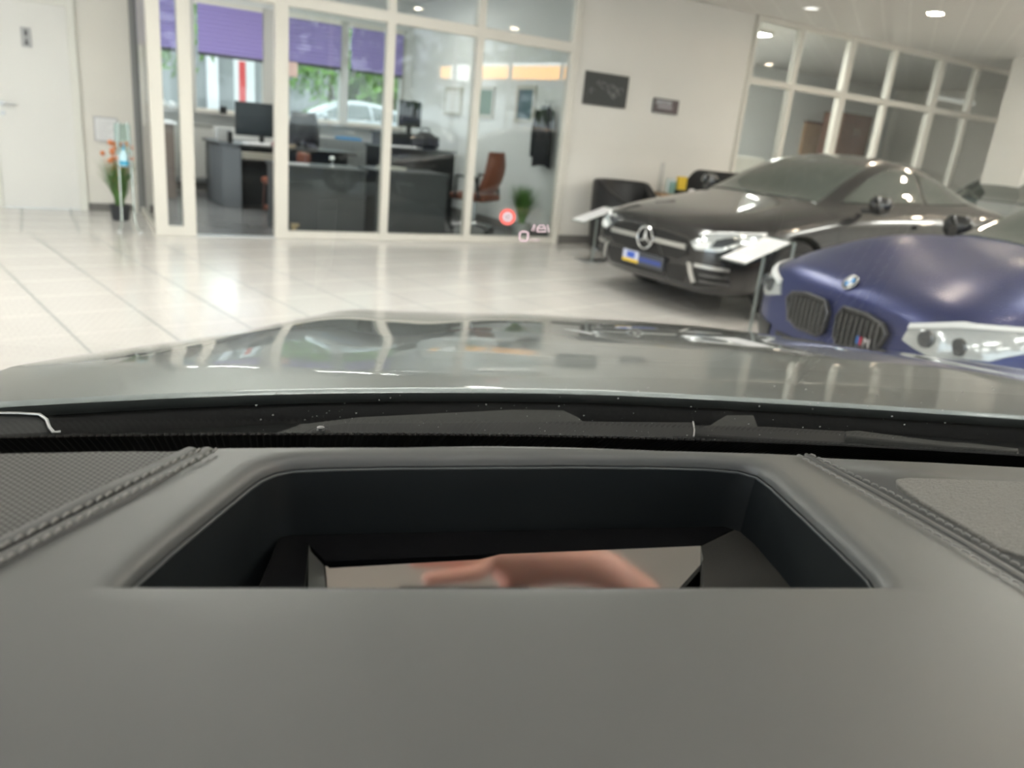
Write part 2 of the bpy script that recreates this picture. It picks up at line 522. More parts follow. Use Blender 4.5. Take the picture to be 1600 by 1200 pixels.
for x, wd in zip(wb, (0.1, 0.17, 0.20, 0.12, 0.06)):
    MB().box((x - wd / 2, WY - 0.03, WS), (x + wd / 2, WY + 0.12, WH)).build('post', mat('post_grey', (0.50, 0.49, 0.46), 0.4), w5, bevel=0.006)
MB().box((0.1, WY - 0.02, WH - 0.07), (4.86, WY + 0.12, WH)).build('head_rail', 'frame', w5)
MB().box((0.1, WY - 0.02, WS), (4.86, WY + 0.12, WS + 0.05)).build('bottom_rail', 'frame', w5)
for a in range(4):
    MB().box((wb[a] + 0.04, WY + 0.05, WS + 0.03), (wb[a + 1] - 0.04, WY + 0.058, WH - 0.05)).build('pane', 'glass_clear', w5)
mb = MB()
w6 = thing('window_6', 'bright window in the far room behind the right partition', 'window', (9.4, WY, 0.95)); w6['kind'] = 'structure'
MB().box((9.4, WY - 0.02, 0.95), (9.46, WY + 0.1, 2.3)).build('post', 'frame', w6)
MB().box((10.54, WY - 0.02, 0.95), (10.6, WY + 0.1, 2.3)).build('post', 'frame', w6)
MB().box((9.46, WY + 0.05, 0.95), (10.54, WY + 0.058, 2.3)).build('pane', 'glass_clear', w6)

def blind(x0, x1, z0, z1, label, y=WY - 0.075, group='purple pleated blinds in the office windows'):
    t = thing('pleated_blind', label, 'window blind', ((x0 + x1) / 2, y, z0), group)
    n = max(4, int((z1 - z0) / 0.028))
    rows = []
    for i in range(n + 1):
        z = z0 + (z1 - z0) * i / n
        yy = y + (0.012 if i % 2 else -0.012)
        rows.append([(x0, yy, z), (x1, yy, z)])
    MB().grid(rows).build('pleated_fabric', 'blind', t, solid=0.002)
    MB().box((x0, y - 0.014, z0 - 0.045), (x1, y + 0.014, z0)).build('bottom_bar', mat('blind_bar', (0.05, 0.05, 0.07), 0.4), t)
    MB().box((x0, y - 0.016, z1), (x1, y + 0.016, z1 + 0.035)).build('head_bar', 'frame', t)
blind(0.30, 1.50, 1.93, 2.55, 'purple pleated blind behind the narrow sliding door pane')
blind(1.74, 2.62, 1.93, 2.55, 'purple pleated blind above the black desk, seen through the open doorway')
blind(2.86, 3.78, 1.96, 2.55, 'purple pleated blind right of the dark office chair, in the first wide pane')
blind(3.94, 4.78, 1.96, 2.55, 'purple pleated blind nearest the pictured office wall, above green bushes')

# ================================================================== lamps of the place, and added unseen ones
lamp_warm = mat('warm_lamp', (1, 0.9, 0.8), 0.4, emis=(1.0, 0.80, 0.60), estr=60)
lamp_faint = mat('faint_glow_lens', (0.85, 0.85, 0.85), 0.15, emis=(1, .95, .9), estr=0.5)  # emission put in so the switched-off lens looks pale
def downlight(x, y, label, on=True, group='recessed ceiling downlights'):
    CZ = 3.04 if y > STEP else CH
    t = thing('ceiling_downlight', label, 'ceiling light', (x, y, CZ), group)
    MB().lathe([(0.115, 0), (0.115, -0.012), (0.085, -0.012), (0.085, 0)], 28, Matrix.Translation((x, y, CZ)), cap=False).build('rim', 'white_paint', t, smooth=True)
    MB().lathe([(0.084, -0.002), (0.084, -0.006)], 28, Matrix.Translation((x, y, CZ))).build('lens', lamp_warm if on else lamp_faint, t)
p = onz(1268, 12, CZ)
downlight(p.x, p.y, 'ceiling downlight with a pale lens given a faint glow above the framed pictures', False)
p = onz(1462, 20, CZ)
downlight(p.x, p.y, 'lit warm ceiling downlight, the right one of the two above the black coupe')
ORD = ('first', 'second', 'third', 'fourth', 'fifth', 'sixth', 'seventh', 'eighth', 'ninth', 'tenth', 'eleventh', 'twelfth', 'thirteenth')
for k_, (x, y) in enumerate(((5.2, 3.6), (7.2, 3.2), (6.1, 1.6), (8.4, 1.2), (10.5, 3.6), (4.2, 1.2), (10.2, 5.6), (12.4, 4.4), (6.6, -0.6), (3.4, -1.0), (12.8, 1.8), (9.2, -1.2), (4.6, -3.0))):
    downlight(x, y, 'lit warm downlight over the parked cars, %s from the coupe towards the shop front' % ORD[k_])
# unseen ceiling luminaires added to brighten the showroom and the offices
fill_lum = mat('luminaire', (1, 1, 1), 0.4, emis=(1.0, 0.96, 0.90), estr=12)
lum_dim = mat('luminaire_dim', (1, 1, 1), 0.4, emis=(1.0, 0.96, 0.90), estr=2.2)
def luminaire(x, y, lx, ly, label, group):
    CZ = 3.04 if y > STEP else CH
    t = thing('added_luminaire', label, 'ceiling light', (x, y, CZ), group)
    MB().box((x - lx / 2 - .03, y - ly / 2 - .03, CZ - 0.05), (x + lx / 2 + .03, y + ly / 2 + .03, CZ)).build('housing', 'white_paint', t)
    MB().box((x - lx / 2, y - ly / 2, CZ - 0.056), (x + lx / 2, y + ly / 2, CZ - 0.0505)).build('diffuser', fill_lum, t)
for k_, x in enumerate((-5.0, -2.2, 0.6, 3.4, 6.2, 9.0, 11.8)):
    for y, rn in ((-5.5, 'beside the shop windows'), (-2.6, 'behind the silver car')):
        luminaire(x, y, 1.5, 0.3, 'added unseen ceiling luminaire in the row %s, %s from the left' % (rn, ORD[k_]), 'added luminaires in the showroom ceiling')
for k_, (x, y) in enumerate(((-5, 0.5), (-5, 3.4), (-2.4, 3.4), (-4.4, 6.2), (-1.8, 6.2), (0.8, 5.0), (3.6, 5.4))):
    luminaire(x, y, 1.5, 0.3, 'added unseen ceiling luminaire above the tiled floor, %s from the left wall' % ORD[k_], 'added luminaires over the tiles')
for k_, (x, y) in enumerate(((5.6, 2.0), (8.4, 2.1), (11.2, 2.6), (13.8, 1.9))):  # out of view, added to brighten the dim right side
    luminaire(x, y, 1.5, 0.3, 'added unseen ceiling luminaire above the parked cars, %s from the silver car' % ORD[k_], 'added luminaires over the parked cars')
for x, wn in ((1.6, 'left'), (3.6, 'right')):
    luminaire(x, 10.6, 1.2, 0.3, '%s added ceiling luminaire inside the glazed office' % wn, 'added office luminaires')
for k_, (x, y) in enumerate(((8.75, 9.4), (8.8, 10.2), (9.0, 11.0), (9.5, 11.9))):  # hidden by the cream wall, added to brighten the rooms behind the glass
    luminaire(x, y, 1.0, 0.6, 'added hidden ceiling luminaire behind the right glass partition, %s from the glass' % ORD[k_], 'added hidden luminaires beyond the coupe')

# ================================================================== grass plants, stands, pictures
def grass(mb, cx, cy, z0, n, h, spread, w=0.008):
    for _ in range(n):
        a = random.uniform(0, 2 * pi); l = h * random.uniform(0.55, 1.0); sp = spread * random.uniform(0.1, 1.0)
        b0 = Vector((cx + cos(a) * 0.04 * random.random(), cy + sin(a) * 0.04 * random.random(), z0))
        pr = []
        for k in range(5):
            t = k / 4
            c = b0 + Vector((cos(a) * sp * t ** 1.8, sin(a) * sp * t ** 1.8, l * (t - 0.15 * t * t)))
            ww = w * (1 - t) + 0.0008
            pr.append([c + Vector((-sin(a) * ww, cos(a) * ww, 0)), c + Vector((sin(a) * ww, -cos(a) * ww, 0))])
        mb.grid(pr)
    return mb
px, py = 0.47, 9.22
t = thing('planter', 'black pot of tall green grass with orange flowers beside the white door wall', 'potted plant', (px, py, 0))
MB().lathe([(0.08, 0), (0.105, 0.15), (0.11, 0.16), (0.095, 0.16), (0.09, 0.14)], 20, Matrix.Translation((px, py, 0))).build('pot', 'pot_black', t, smooth=True)
grass(MB(), px, py, 0.13, 520, 0.60, 0.22, 0.006).build('grass_blades', 'green', t)
fl = MB()
for _ in range(22):
    a = random.uniform(0, 2 * pi); r = random.uniform(0.04, 0.20); z = random.uniform(0.58, 0.80)
    fl.lathe([(0.004, -0.02), (0.026, 0.0), (0.022, 0.022), (0.004, 0.03)], 7, Matrix.Translation((px + r * cos(a), py + r * sin(a), z)) @ Matrix.Rotation(random.uniform(-1, 1), 4, 'X'))
    fl.cyl((px + r * .2 * cos(a), py + r * .2 * sin(a), 0.25), (px + r * cos(a), py + r * sin(a), z), 0.002, n=5)
fl.build('flowers', 'orange', t, smooth=True)

# notice in a clear frame on the wall behind the planter
a0 = ony(145, 181, DY - 0.01); a1 = ony(186, 223, DY - 0.01)
t = thing('wall_notice', 'white printed notice in a thin frame on the wall above the planter', 'notice', ((a0.x + a1.x) / 2, DY - 0.02, a1.z))
MB().box((a0.x, DY - 0.02, a1.z), (a1.x, DY - 0.001, a0.z)).build('frame', mat('notice_frame', (0.50, 0.50, 0.51), 0.3), t)
MB().box((a0.x + .015, DY - 0.024, a1.z + .015), (a1.x - .015, DY - 0.0205, a0.z - .015)).build('sheet', 'paper', t)
tl = MB()
for k in range(9):
    z = a0.z - 0.05 - k * 0.028
    tl.box((a0.x + .04, DY - 0.026, z - 0.004), (a1.x - .04 - 0.03 * (k % 3), DY - 0.0242, z))
tl.build('print_lines', mat('print_grey', (0.45, 0.45, 0.47), 0.6), t)

# sanitizer stand
sx, sy = 0.50, 8.52
t = thing('sanitizer_stand', 'clear sanitizer stand with a blue pump bottle in front of the planter', 'dispenser stand', (sx, sy, 0))
for dx, nm in ((-0.055, 'post'), (0.06, 'post')):
    MB().tube([(sx + dx * 1.6, sy - 0.16, 0.012), (sx + dx * 1.2, sy - 0.06, 0.03), (sx + dx, sy, 0.10), (sx + dx * 0.9, sy, 0.80), (sx + dx * 0.6, sy, 1.02)], 0.008).build('post', mat('pale_steel', (0.6, 0.68, 0.66), 0.25, 0.8), t, smooth=True)
    MB().lathe([(0.03, 0), (0.03, 0.008), (0.012, 0.016)], 16, Matrix.Translation((sx + dx * 1.6, sy - 0.16, 0.0))).build('foot', 'chrome', t, smooth=True)
MB().box((sx - 0.06, sy - 0.05, 0.60), (sx + 0.06, sy + 0.03, 0.612)).build('tray', 'acrylic', t)
MB().box((sx - 0.075, sy + 0.01, 0.72), (sx + 0.065, sy + 0.016, 1.0)).build('display_panel', 'acrylic', t, bevel=0.002)
b = thing('sanitizer_bottle', 'blue and white pump bottle held on the clear sanitizer stand', 'bottle', (sx - 0.005, sy - 0.01, 0.612))
MB().lathe([(0.036, 0), (0.040, 0.01), (0.040, 0.10), (0.022, 0.135), (0.012, 0.15)], 18, Matrix.Translation((sx - 0.005, sy - 0.01, 0.612))).build('bottle_body', 'blue_clear', b, smooth=True)
MB().lathe([(0.0415, 0.01), (0.0415, 0.05)], 18, Matrix.Translation((sx - 0.005, sy - 0.01, 0.612)), cap=False).build('label', 'blue_cap', b, smooth=True)
pm = MB().lathe([(0.013, 0.15), (0.013, 0.17), (0.005, 0.175), (0.005, 0.20)], 12, Matrix.Translation((sx - 0.005, sy - 0.01, 0.612)))
pm.box((sx - 0.012, sy - 0.05, 0.808), (sx + 0.002, sy, 0.82)).build('pump', 'blue_cap', b)

# grass plant inside the office beside the jacket
gx, gy = 5.02, 8.62
t = thing('potted_grass', 'grey pot of bushy green grass in the office corner under the black jacket', 'potted plant', (gx, gy, 0))
MB().lathe([(0.10, 0), (0.13, 0.18), (0.13, 0.19), (0.11, 0.19), (0.11, 0.16)], 20, Matrix.Translation((gx, gy, 0))).build('pot', 'pot_grey', t, smooth=True)
grass(MB(), gx, gy, 0.16, 420, 0.60, 0.26, 0.007).build('grass_blades', 'green', t)

def wall_frame(name, label, cat, corners, y, fm, inner, fw=0.012, depth=0.03, group=None):
    """flat framed sheet on the wall at y, corners = px of top-left and bottom-right"""
    p0 = ony(*corners[0], y); p1 = ony(*corners[1], y)
    t = thing(name, label, cat, ((p0.x + p1.x) / 2, y, p1.z), group)
    MB().box((p0.x, y - depth, p1.z), (p1.x, y - 0.001, p0.z)).build('frame', fm, t, bevel=0.002)
    MB().box((p0.x + fw, y - depth - 0.002, p1.z + fw), (p1.x - fw, y - depth + 0.002, p0.z - fw)).build('print', inner, t)
    return t, p0, p1
art = mat('chalk_print', (0.035, 0.04, 0.04), 0.5)
t, p0, p1 = wall_frame('framed_picture', 'large dark grey picture with thin white line drawing on the cream wall', 'picture', ((915, 110), (975, 170)), GY - 0.001, mat('frame_dark', (0.05, 0.05, 0.05), 0.4), art)
rr = random.Random(3)
for cx_, cz_, r_ in ((0.42, 0.62, 0.05), (0.66, 0.5, 0.075), (0.72, 0.44, 0.05), (0.58, 0.56, 0.06), (0.16, 0.42, 0.04), (0.82, 0.50, 0.05), (0.68, 0.34, 0.04), (0.30, 0.68, 0.03)):
    X_ = p0.x + (p1.x - p0.x) * cx_; Z_ = p1.z + (p0.z - p1.z) * cz_
    sk = MB()
    sk.tube([(X_ + r_ * cos(q * pi / 5) * rr.uniform(.6, 1), GY - 0.0345, Z_ + r_ * sin(q * pi / 5) * rr.uniform(.5, 1)) for q in range(9)], 0.0016, n=5)
    sk.build('line_drawing', M.setdefault('chalk', mat('chalk', (0.6, 0.6, 0.6), 0.7)), t)

photo = mat('small_photo', (0.10, 0.07, 0.075), 0.4, noise=0.8, nscale=6)
t, p0, p1 = wall_frame('framed_picture', 'small brown and grey car photograph on the cream wall, right of the large dark picture', 'picture', ((1021, 152), (1056, 180)), GY - 0.001, mat('frame_grey', (0.16, 0.16, 0.16), 0.4), photo)
MB().box((p0.x + 0.03, GY - 0.034, p0.z - 0.075), (p1.x - 0.12, GY - 0.0333, p0.z - 0.02)).build('pale_sky', mat('photo_sky', (0.35, 0.35, 0.37), 0.5), t)
cr = MB()
cz0 = p1.z + 0.05
cr.add([(p0.x + x, GY - 0.035, cz0 + z) for x, z in ((.06, 0), (.30, 0), (.31, .04), (.24, .05), (.20, .085), (.12, .085), (.09, .05), (.055, .04))], [tuple(range(8))])
cr.build('car_silhouette', mat('photo_car', (0.30, 0.28, 0.30), 0.5), t, solid=0.001)

# pictures on the office side wall
def side_picture(y0, y1, z0, z1, label, inner, fm, grp=None):
    t = thing('framed_certificate', label, 'picture', (sidey((y0 + y1) / 2), (y0 + y1) / 2, z0), grp)
    def q(y, z, d): return (sidey(y) - d, y, z)
    MB().add([q(y0, z0, .002), q(y1, z0, .002), q(y1, z1, .002), q(y0, z1, .002), q(y0, z0, .025), q(y1, z0, .025), q(y1, z1, .025), q(y0, z1, .025)],
             [(0, 1, 2, 3), (4, 5, 6, 7), (0, 1, 5, 4), (1, 2, 6, 5), (2, 3, 7, 6), (3, 0, 4, 7)]).build('frame', fm, t)
    e = 0.05
    MB().add([q(y0 + e, z0 + e, .024), q(y1 - e, z0 + e, .024), q(y1 - e, z1 - e, .024), q(y0 + e, z1 - e, .024), q(y0 + e, z0 + e, .028), q(y1 - e, z0 + e, .028), q(y1 - e, z1 - e, .028), q(y0 + e, z1 - e, .028)],
             [(0, 1, 2, 3), (4, 5, 6, 7), (0, 1, 5, 4), (1, 2, 6, 5), (2, 3, 7, 6), (3, 0, 4, 7)]).build('print', inner, t)
ff = mat('frame_beige', (0.52, 0.50, 0.44), 0.4)
side_picture(10.85, 11.35, 1.42, 1.82, 'white certificate in a pale frame, leftmost of the three on the office side wall', mat('cert_white', (0.72, 0.72, 0.70), 0.5), ff)
side_picture(9.98, 10.38, 1.42, 1.84, 'small green picture in a pale frame, middle one on the office side wall', mat('cert_green', (0.12, 0.20, 0.14), 0.5, noise=0.3), ff)
side_picture(9.02, 9.44, 1.40, 1.86, 'green and blue picture in a pale frame, the one nearest the hanging jacket', mat('cert_blue', (0.08, 0.14, 0.17), 0.5, noise=0.3), ff)

# jacket on a hook
jy, jz = 8.64, 1.98
jx = sidey(jy) - 0.10
t = thing('hook_rail', 'small chrome coat hook on the office side wall above the jacket', 'coat hook', (jx, jy, jz - 0.1))
MB().tube([(jx + 0.098, jy, jz - .30), (jx + 0.0, jy, jz - .33), (jx - 0.02, jy, jz - .29)], 0.006).build('hook', 'chrome', t, smooth=True)
t = thing('jacket', 'black jacket hanging on the hook at the right end of the glazed office', 'jacket', (jx, jy, 0.80))
rows = []
for k in range(15):
    tt = k / 14
    z = jz - 0.36 - tt * 0.72
    wy = 0.05 + 0.13 * min(1, tt * 4) ** 0.5 + 0.02 * tt
    wx = 0.03 + 0.035 * min(1, tt * 3)
    rows.append([(jx + wx * sin(q) * (1 + 0.15 * sin(3 * q + tt * 4)), jy + wy * cos(q) * (1 + 0.06 * sin(5 * q)), z + 0.02 * sin(2 * q) * tt) for q in [2 * pi * i / 20 for i in range(21)]])
MB().grid(rows).build('jacket_body', 'coat_black', t, smooth=True)
for s in (-1, 1):
    MB().tube([(jx - 0.02, jy + s * 0.13, jz - 0.42), (jx - 0.03, jy + s * 0.17, jz - 0.62), (jx - 0.03, jy + s * 0.17, jz - 0.98)], [0.045, 0.05, 0.042]).build('sleeve', 'coat_black', t, smooth=True)
MB().tube([(jx, jy - 0.05, jz - 0.37), (jx - 0.05, jy - 0.04, jz - 0.39), (jx - 0.05, jy + 0.04, jz - 0.39), (jx, jy + 0.05, jz - 0.37)], 0.018).build('collar', mat('grey_lining', (0.35, 0.37, 0.40), 0.7), t, smooth=True)

# ================================================================== office furniture
def quad_desk(label, x0, x1, y0, y1, h, panel='desk_grey', group=None, name='office_desk'):
    t = thing(name, label, 'desk', ((x0 + x1) / 2, (y0 + y1) / 2, 0), group)
    MB().box((x0, y0, h - 0.03), (x1, y1, h)).build('desk_top', 'desk_grey', t, bevel=0.004)
    MB().box((x0 + .02, y0 + .02, 0.0), (x1 - .02, y0 + .045, h - .03)).build('front_panel', panel, t)
    for x in (x0 + .02, x1 - .05):
        MB().box((x, y0 + .045, 0.0), (x + .03, y1 - .03, h - .03)).build('side_panel', panel, t)
    return t
# black reception desk with a curved left end
t = thing('reception_desk', 'black desk with a curved left end seen through the open office doorway', 'desk', (2.3, 11.0, 0))
MB().prism([(1.68, 11.9), (1.66, 11.2), (1.72, 10.75), (1.92, 10.52), (2.4, 10.5), (3.45, 10.5), (3.45, 11.2), (2.4, 11.25), (2.3, 11.9)], 0.76, 0.80).build('desk_top', 'black_satin', t, bevel=0.004)
MB().prism([(1.72, 11.88), (1.70, 11.2), (1.76, 10.78), (1.95, 10.56), (1.97, 10.59), (1.79, 10.8), (1.73, 11.2), (1.75, 11.88)], 0.0, 0.76).build('curved_panel', 'desk_mid', t)
MB().box((1.97, 10.95, 0.0), (3.46, 10.99, 0.76)).build('front_panel', 'desk_grey', t)
MB().box((2.0, 10.56, 0.60), (2.55, 10.95, 0.70)).build('drawer', 'desk_grey', t)
def monitor(label, cx_, cy_, z, wd, ht, rz=0.0, back=True):
    mxx = Matrix.Translation((cx_, cy_, z)) @ Matrix.Rotation(rz, 4, 'Z')
    t = thing('computer_monitor', label, 'monitor', (cx_, cy_, z))
    MB(mxx).box((-wd / 2, -0.02, 0.10), (wd / 2, 0.02, 0.10 + ht)).build('housing', 'black_satin', t, bevel=0.008)
    MB(mxx).box((-wd / 2 + .015, -0.023, 0.115), (wd / 2 - .015, -0.0201, 0.085 + ht)).build('screen', 'screen', t)
    MB(mxx).box((-0.03, 0.0, 0.01), (0.03, 0.03, 0.14)).build('neck', 'black_satin', t)
    MB(mxx).box((-0.13, -0.09, 0), (0.13, 0.09, 0.012)).build('foot', 'black_satin', t, bevel=0.004)
    return t
monitor('large dark computer monitor standing on the curved black desk', 2.30, 10.98, 0.80, 0.68, 0.42)
def clutter(label, cat, name, x, y, z, sx_, sy_, sz_, m, rz=0.0, bevel=0.004):
    o = MB(Matrix.Rotation(rz, 4, 'Z')).box((-sx_ / 2, -sy_ / 2, 0), (sx_ / 2, sy_ / 2, sz_)).build(name, m, None, bevel=bevel)
    o.location = (x, y, z)
    return tag(o, label, cat)
clutter('white paper stack lying on the front edge of the curved black desk', 'paper', 'paper_stack', 2.16, 10.66, 0.80, 0.3, 0.2, 0.03, 'paper', 0.2)
clutter('pink pen box between the white papers on the curved black desk', 'box', 'pen_box', 2.42, 10.70, 0.80, 0.09, 0.06, 0.06, mat('pink_card', (0.45, 0.10, 0.15), .6))
clutter('small beige card box on the curved black desk, right of the pink box', 'box', 'card_box', 2.60, 10.68, 0.80, 0.12, 0.08, 0.045, mat('beige_card', (0.45, 0.36, 0.26), .6))
clutter('pale grey folder box at the left end of the curved black desk', 'box', 'folder_box', 1.86, 11.25, 0.80, 0.18, 0.12, 0.16, mat('pale_grey_card', (0.42, 0.43, 0.43), .6))
clutter('small black cup on the curved black desk, left of the monitor', 'cup', 'pen_cup', 1.86, 10.78, 0.80, 0.06, 0.06, 0.14, 'black_satin')
clutter('pale drawer front tray under the curved black desk top', 'tray', 'paper_tray', 2.16, 10.48, 0.80 - 0.17, 0.40, 0.05, 0.09, mat('tray_beige', (0.42, 0.41, 0.36), .5)).location.y = 10.525
# telephone
t = thing('desk_telephone', 'black desk telephone beside the large monitor in the office', 'telephone', (2.86, 10.72, 0.80))
MB().add([(2.77, 10.62, .80), (2.95, 10.62, .80), (2.95, 10.82, .80), (2.77, 10.82, .80), (2.77, 10.62, .815), (2.95, 10.62, .815), (2.95, 10.82, .87), (2.77, 10.82, .87)], [(0, 3, 2, 1), (4, 5, 6, 7), (0, 1, 5, 4), (1, 2, 6, 5), (2, 3, 7, 6), (3, 0, 4, 7)]).build('telephone_body', 'black_satin', t, bevel=0.004)
MB().tube([(2.79, 10.64, .835), (2.79, 10.72, .875), (2.79, 10.81, .89)], [0.022, 0.016, 0.022]).build('handset', 'black_gloss', t, smooth=True)

def office_chair(label, x, y, rz, m, seat_z=0.46, back_h=0.62, legs='star'):
    mxx = Matrix.Translation((x, y, 0)) @ Matrix.Rotation(rz, 4, 'Z')
    t = thing('office_chair', label, 'chair', (x, y, 0))
    MB(mxx).box((-0.25, -0.24, seat_z - 0.09), (0.25, 0.25, seat_z)).build('seat', m, t, bevel=0.035)
    rows = []
    for k in range(9):
        tt = k / 8
        z = seat_z + 0.02 + back_h * tt
        w_ = 0.24 * (1 - 0.35 * max(0, tt - 0.6) ** 1.2 * 2)
        rows.append([(w_ * s, 0.25 + 0.05 * sin(tt * pi) + 0.09 * tt - 0.07 * s * s, z) for s in [i / 4 - 1 for i in range(9)]])
    MB(mxx).grid(rows).build('backrest', m, t, smooth=True, solid=0.06)
    for s in (-1, 1):
        MB(mxx).tube([(s * .27, .20, seat_z - .05), (s * .30, .15, seat_z + .20), (s * .30, -.12, seat_z + .21), (s * .27, -.14, seat_z - .05)], 0.018).build('armrest', 'black_satin', t, smooth=True)
    MB(mxx).cyl((0, 0, 0.10), (0, 0, seat_z - .09), 0.028).build('gas_column', 'chrome', t, smooth=True)
    for k in range(5):
        a = 2 * pi * k / 5
        lg = MB(mxx).tube([(0, 0, 0.12), (0.27 * cos(a), 0.27 * sin(a), 0.075)], [0.022, 0.014]).build('leg', 'chrome', t, smooth=True)
        MB(mxx).cyl((0.27 * cos(a) - 0.02 * sin(a), 0.27 * sin(a) + 0.02 * cos(a), 0.03), (0.27 * cos(a) + 0.02 * sin(a), 0.27 * sin(a) - 0.02 * cos(a), 0.03), 0.03).build('castor', 'black_satin', lg, smooth=True)
    return t
office_chair('black high-backed office chair behind the mullion right of the large monitor', 2.90, 11.62, R(190), 'black_satin', 0.52, 0.72)
office_chair('brown leather office chair behind the desks, beside the pictured side wall', 4.52, 9.0, R(215), 'leather_brown', 0.50, 0.50)
# brown visitor chair half hidden under the reception desk
t = thing('visitor_chair', 'low brown leather visitor chair with a white paper in front of the black desk', 'chair', (2.42, 10.15, 0))
MB().box((2.16, 9.92, 0.36), (2.66, 10.40, 0.44)).build('seat', 'leather_brown', t, bevel=0.03)
MB().box((2.60, 9.94, 0.44), (2.68, 10.38, 0.78)).build('backrest', 'leather_brown', t, bevel=0.03)
for y in (9.95, 10.36):
    MB().tube([(2.64, y, 0.40), (2.20, y, 0.37), (2.18, y, 0.03), (2.62, y, 0.02)], 0.018).build('sled_leg', mat('brown_frame', (0.12, 0.05, 0.035), 0.4), t, smooth=True)
MB().box((2.18, 10.0, 0.05), (2.62, 10.3, 0.10)).build('foot_pad', 'leather_brown', t, bevel=0.01)
clutter('white sheet of paper lying on the low brown leather visitor chair', 'paper', 'paper_sheet', 2.42, 10.1, 0.443, 0.21, 0.15, 0.012, 'paper', 0.1)

quad_desk('long dark grey desk close behind the first wide office pane', 1.98, 2.97, 8.62, 9.30, 0.71, 'desk_grey')
quad_desk('dark grey desk close behind the second wide office pane', 3.06, 3.98, 8.62, 9.28, 0.72, 'desk_grey')
quad_desk('dark desk standing behind the second wide pane, under the papers', 3.58, 4.70, 10.0, 10.6, 0.94, 'black_satin')
clutter('papers lying on the dark desk behind the second wide pane', 'paper', 'paper_sheet', 4.0, 10.2, 0.94, 0.42, 0.28, 0.012, 'paper', 0.15)
clutter('white papers on the desk in the first wide pane, beside the chrome trophy', 'paper', 'paper_sheet', 2.22, 8.9, 0.71, 0.30, 0.2, 0.01, 'paper', -0.2)
clutter('white booklets lying on the desk close behind the second wide pane', 'booklet', 'booklet', 3.36, 8.95, 0.72, 0.30, 0.2, 0.03, mat('cream_card', (0.55, 0.54, 0.48), .6), 0.3)
monitor('small dark monitor in the second wide pane, left of the framed certificates', 4.38, 11.0, 1.10, 0.36, 0.36, 0.15)
quad_desk('narrow back desk that carries the small dark monitor', 3.9, 4.75, 10.75, 11.3, 1.10, 'desk_grey')
t = thing('desk_bag', 'black bag slumped on the desk in front of the small dark monitor', 'bag', (4.35, 10.35, 0.94))
MB().lathe([(0.10, 0), (0.16, 0.04), (0.15, 0.14), (0.07, 0.21), (0.02, 0.22)], 16, Matrix.Translation((4.38, 10.38, 0.94)) @ Matrix.Scale(1.3, 4, (1, 0, 0))).build('bag_body', 'leather_black', t, smooth=True)
MB().tube([(4.3, 10.38, 1.13), (4.32, 10.38, 1.21), (4.42, 10.38, 1.21), (4.45, 10.38, 1.13)], 0.01).build('strap', 'leather_black', t, smooth=True)
t = thing('chrome_trophy', 'small round chrome desk ornament in the first wide pane', 'ornament', (2.62, 8.85, 0.71))
MB().lathe([(0.03, 0), (0.03, 0.01), (0.008, 0.02), (0.008, 0.05), (0.03, 0.07), (0.035, 0.09), (0.025, 0.115), (0.0, 0.12)], 16, Matrix.Translation((2.62, 8.85, 0.71))).build('ornament_body', 'chrome', t, smooth=True)
t = thing('figurine', 'small beige wooden figurine on the office floor behind the first wide pane', 'ornament', (2.10, 8.45, 0))
MB().lathe([(0.035, 0), (0.035, 0.02), (0.02, 0.03), (0.03, 0.07), (0.012, 0.10)], 14, Matrix.Translation((2.10, 8.45, 0))).box((2.07, 8.43, 0.09), (2.15, 8.47, 0.12)).build('figure_body', mat('pale_wood', (0.45, 0.33, 0.18), 0.5), t, smooth=True)
# grey low cabinet run under the office windows
t = thing('sideboard', 'low grey sideboard under the office windows right of the large monitor', 'cabinet', (3.9, 12.2, 0))
MB().box((3.0, 11.95, 0.0), (4.7, 12.34, 0.92)).build('cabinet_body', mat('grey_cabinet', (0.26, 0.27, 0.27), 0.5), t)
for k in range(4):
    MB().box((3.01 + k * 0.42, 11.93, 0.05), (3.41 + k * 0.42, 11.95, 0.88)).build('cabinet_door', mat('grey_door', (0.25, 0.26, 0.26), 0.45), t, bevel=0.003)
t = thing('side_cabinet', 'brown wooden cabinet with a white top seen through the sliding door pane', 'cabinet', (1.1, 11.9, 0))
MB().box((0.55, 11.5, 0), (1.28, 12.2, 0.95)).build('cabinet_body', mat('grey_brown', (0.20, 0.15, 0.13), 0.5), t)
MB().box((0.50, 11.45, 0.95), (1.32, 12.25, 0.98)).build('cabinet_top', 'paper', t)
t = thing('radiator', 'white flat panel radiator under the window left of the black desk', 'radiator', (1.55, 12.4, 0.18))
MB().box((1.15, 12.38, 0.2), (1.9, 12.46, 0.95)).build('radiator_panel', mat('radiator_white', (0.55, 0.55, 0.52), 0.4), t, bevel=0.01)
MB().box((1.15, 12.36, 0.93), (1.9, 12.48, 0.96)).build('top_grille', mat('radiator_grille', (0.4, 0.4, 0.38), 0.4), t)
clutter('blue folded cloth on the sill of the office window, left of the white car', 'cloth', 'folded_cloth', 3.85, 12.16, 0.92, 0.36, 0.2, 0.035, mat('bright_blue', (0.03, 0.30, 0.62), .6), 0.1)
clutter('small black candle block on the window sill, left of the large monitor', 'ornament', 'candle', 2.05, 12.40, WS, 0.09, 0.09, 0.10, 'black_satin')
t = thing('sill_plush', 'white soft toy sitting on the window sill in the narrow sliding door pane', 'toy', (1.18, 12.42, WS))
tb = MB()
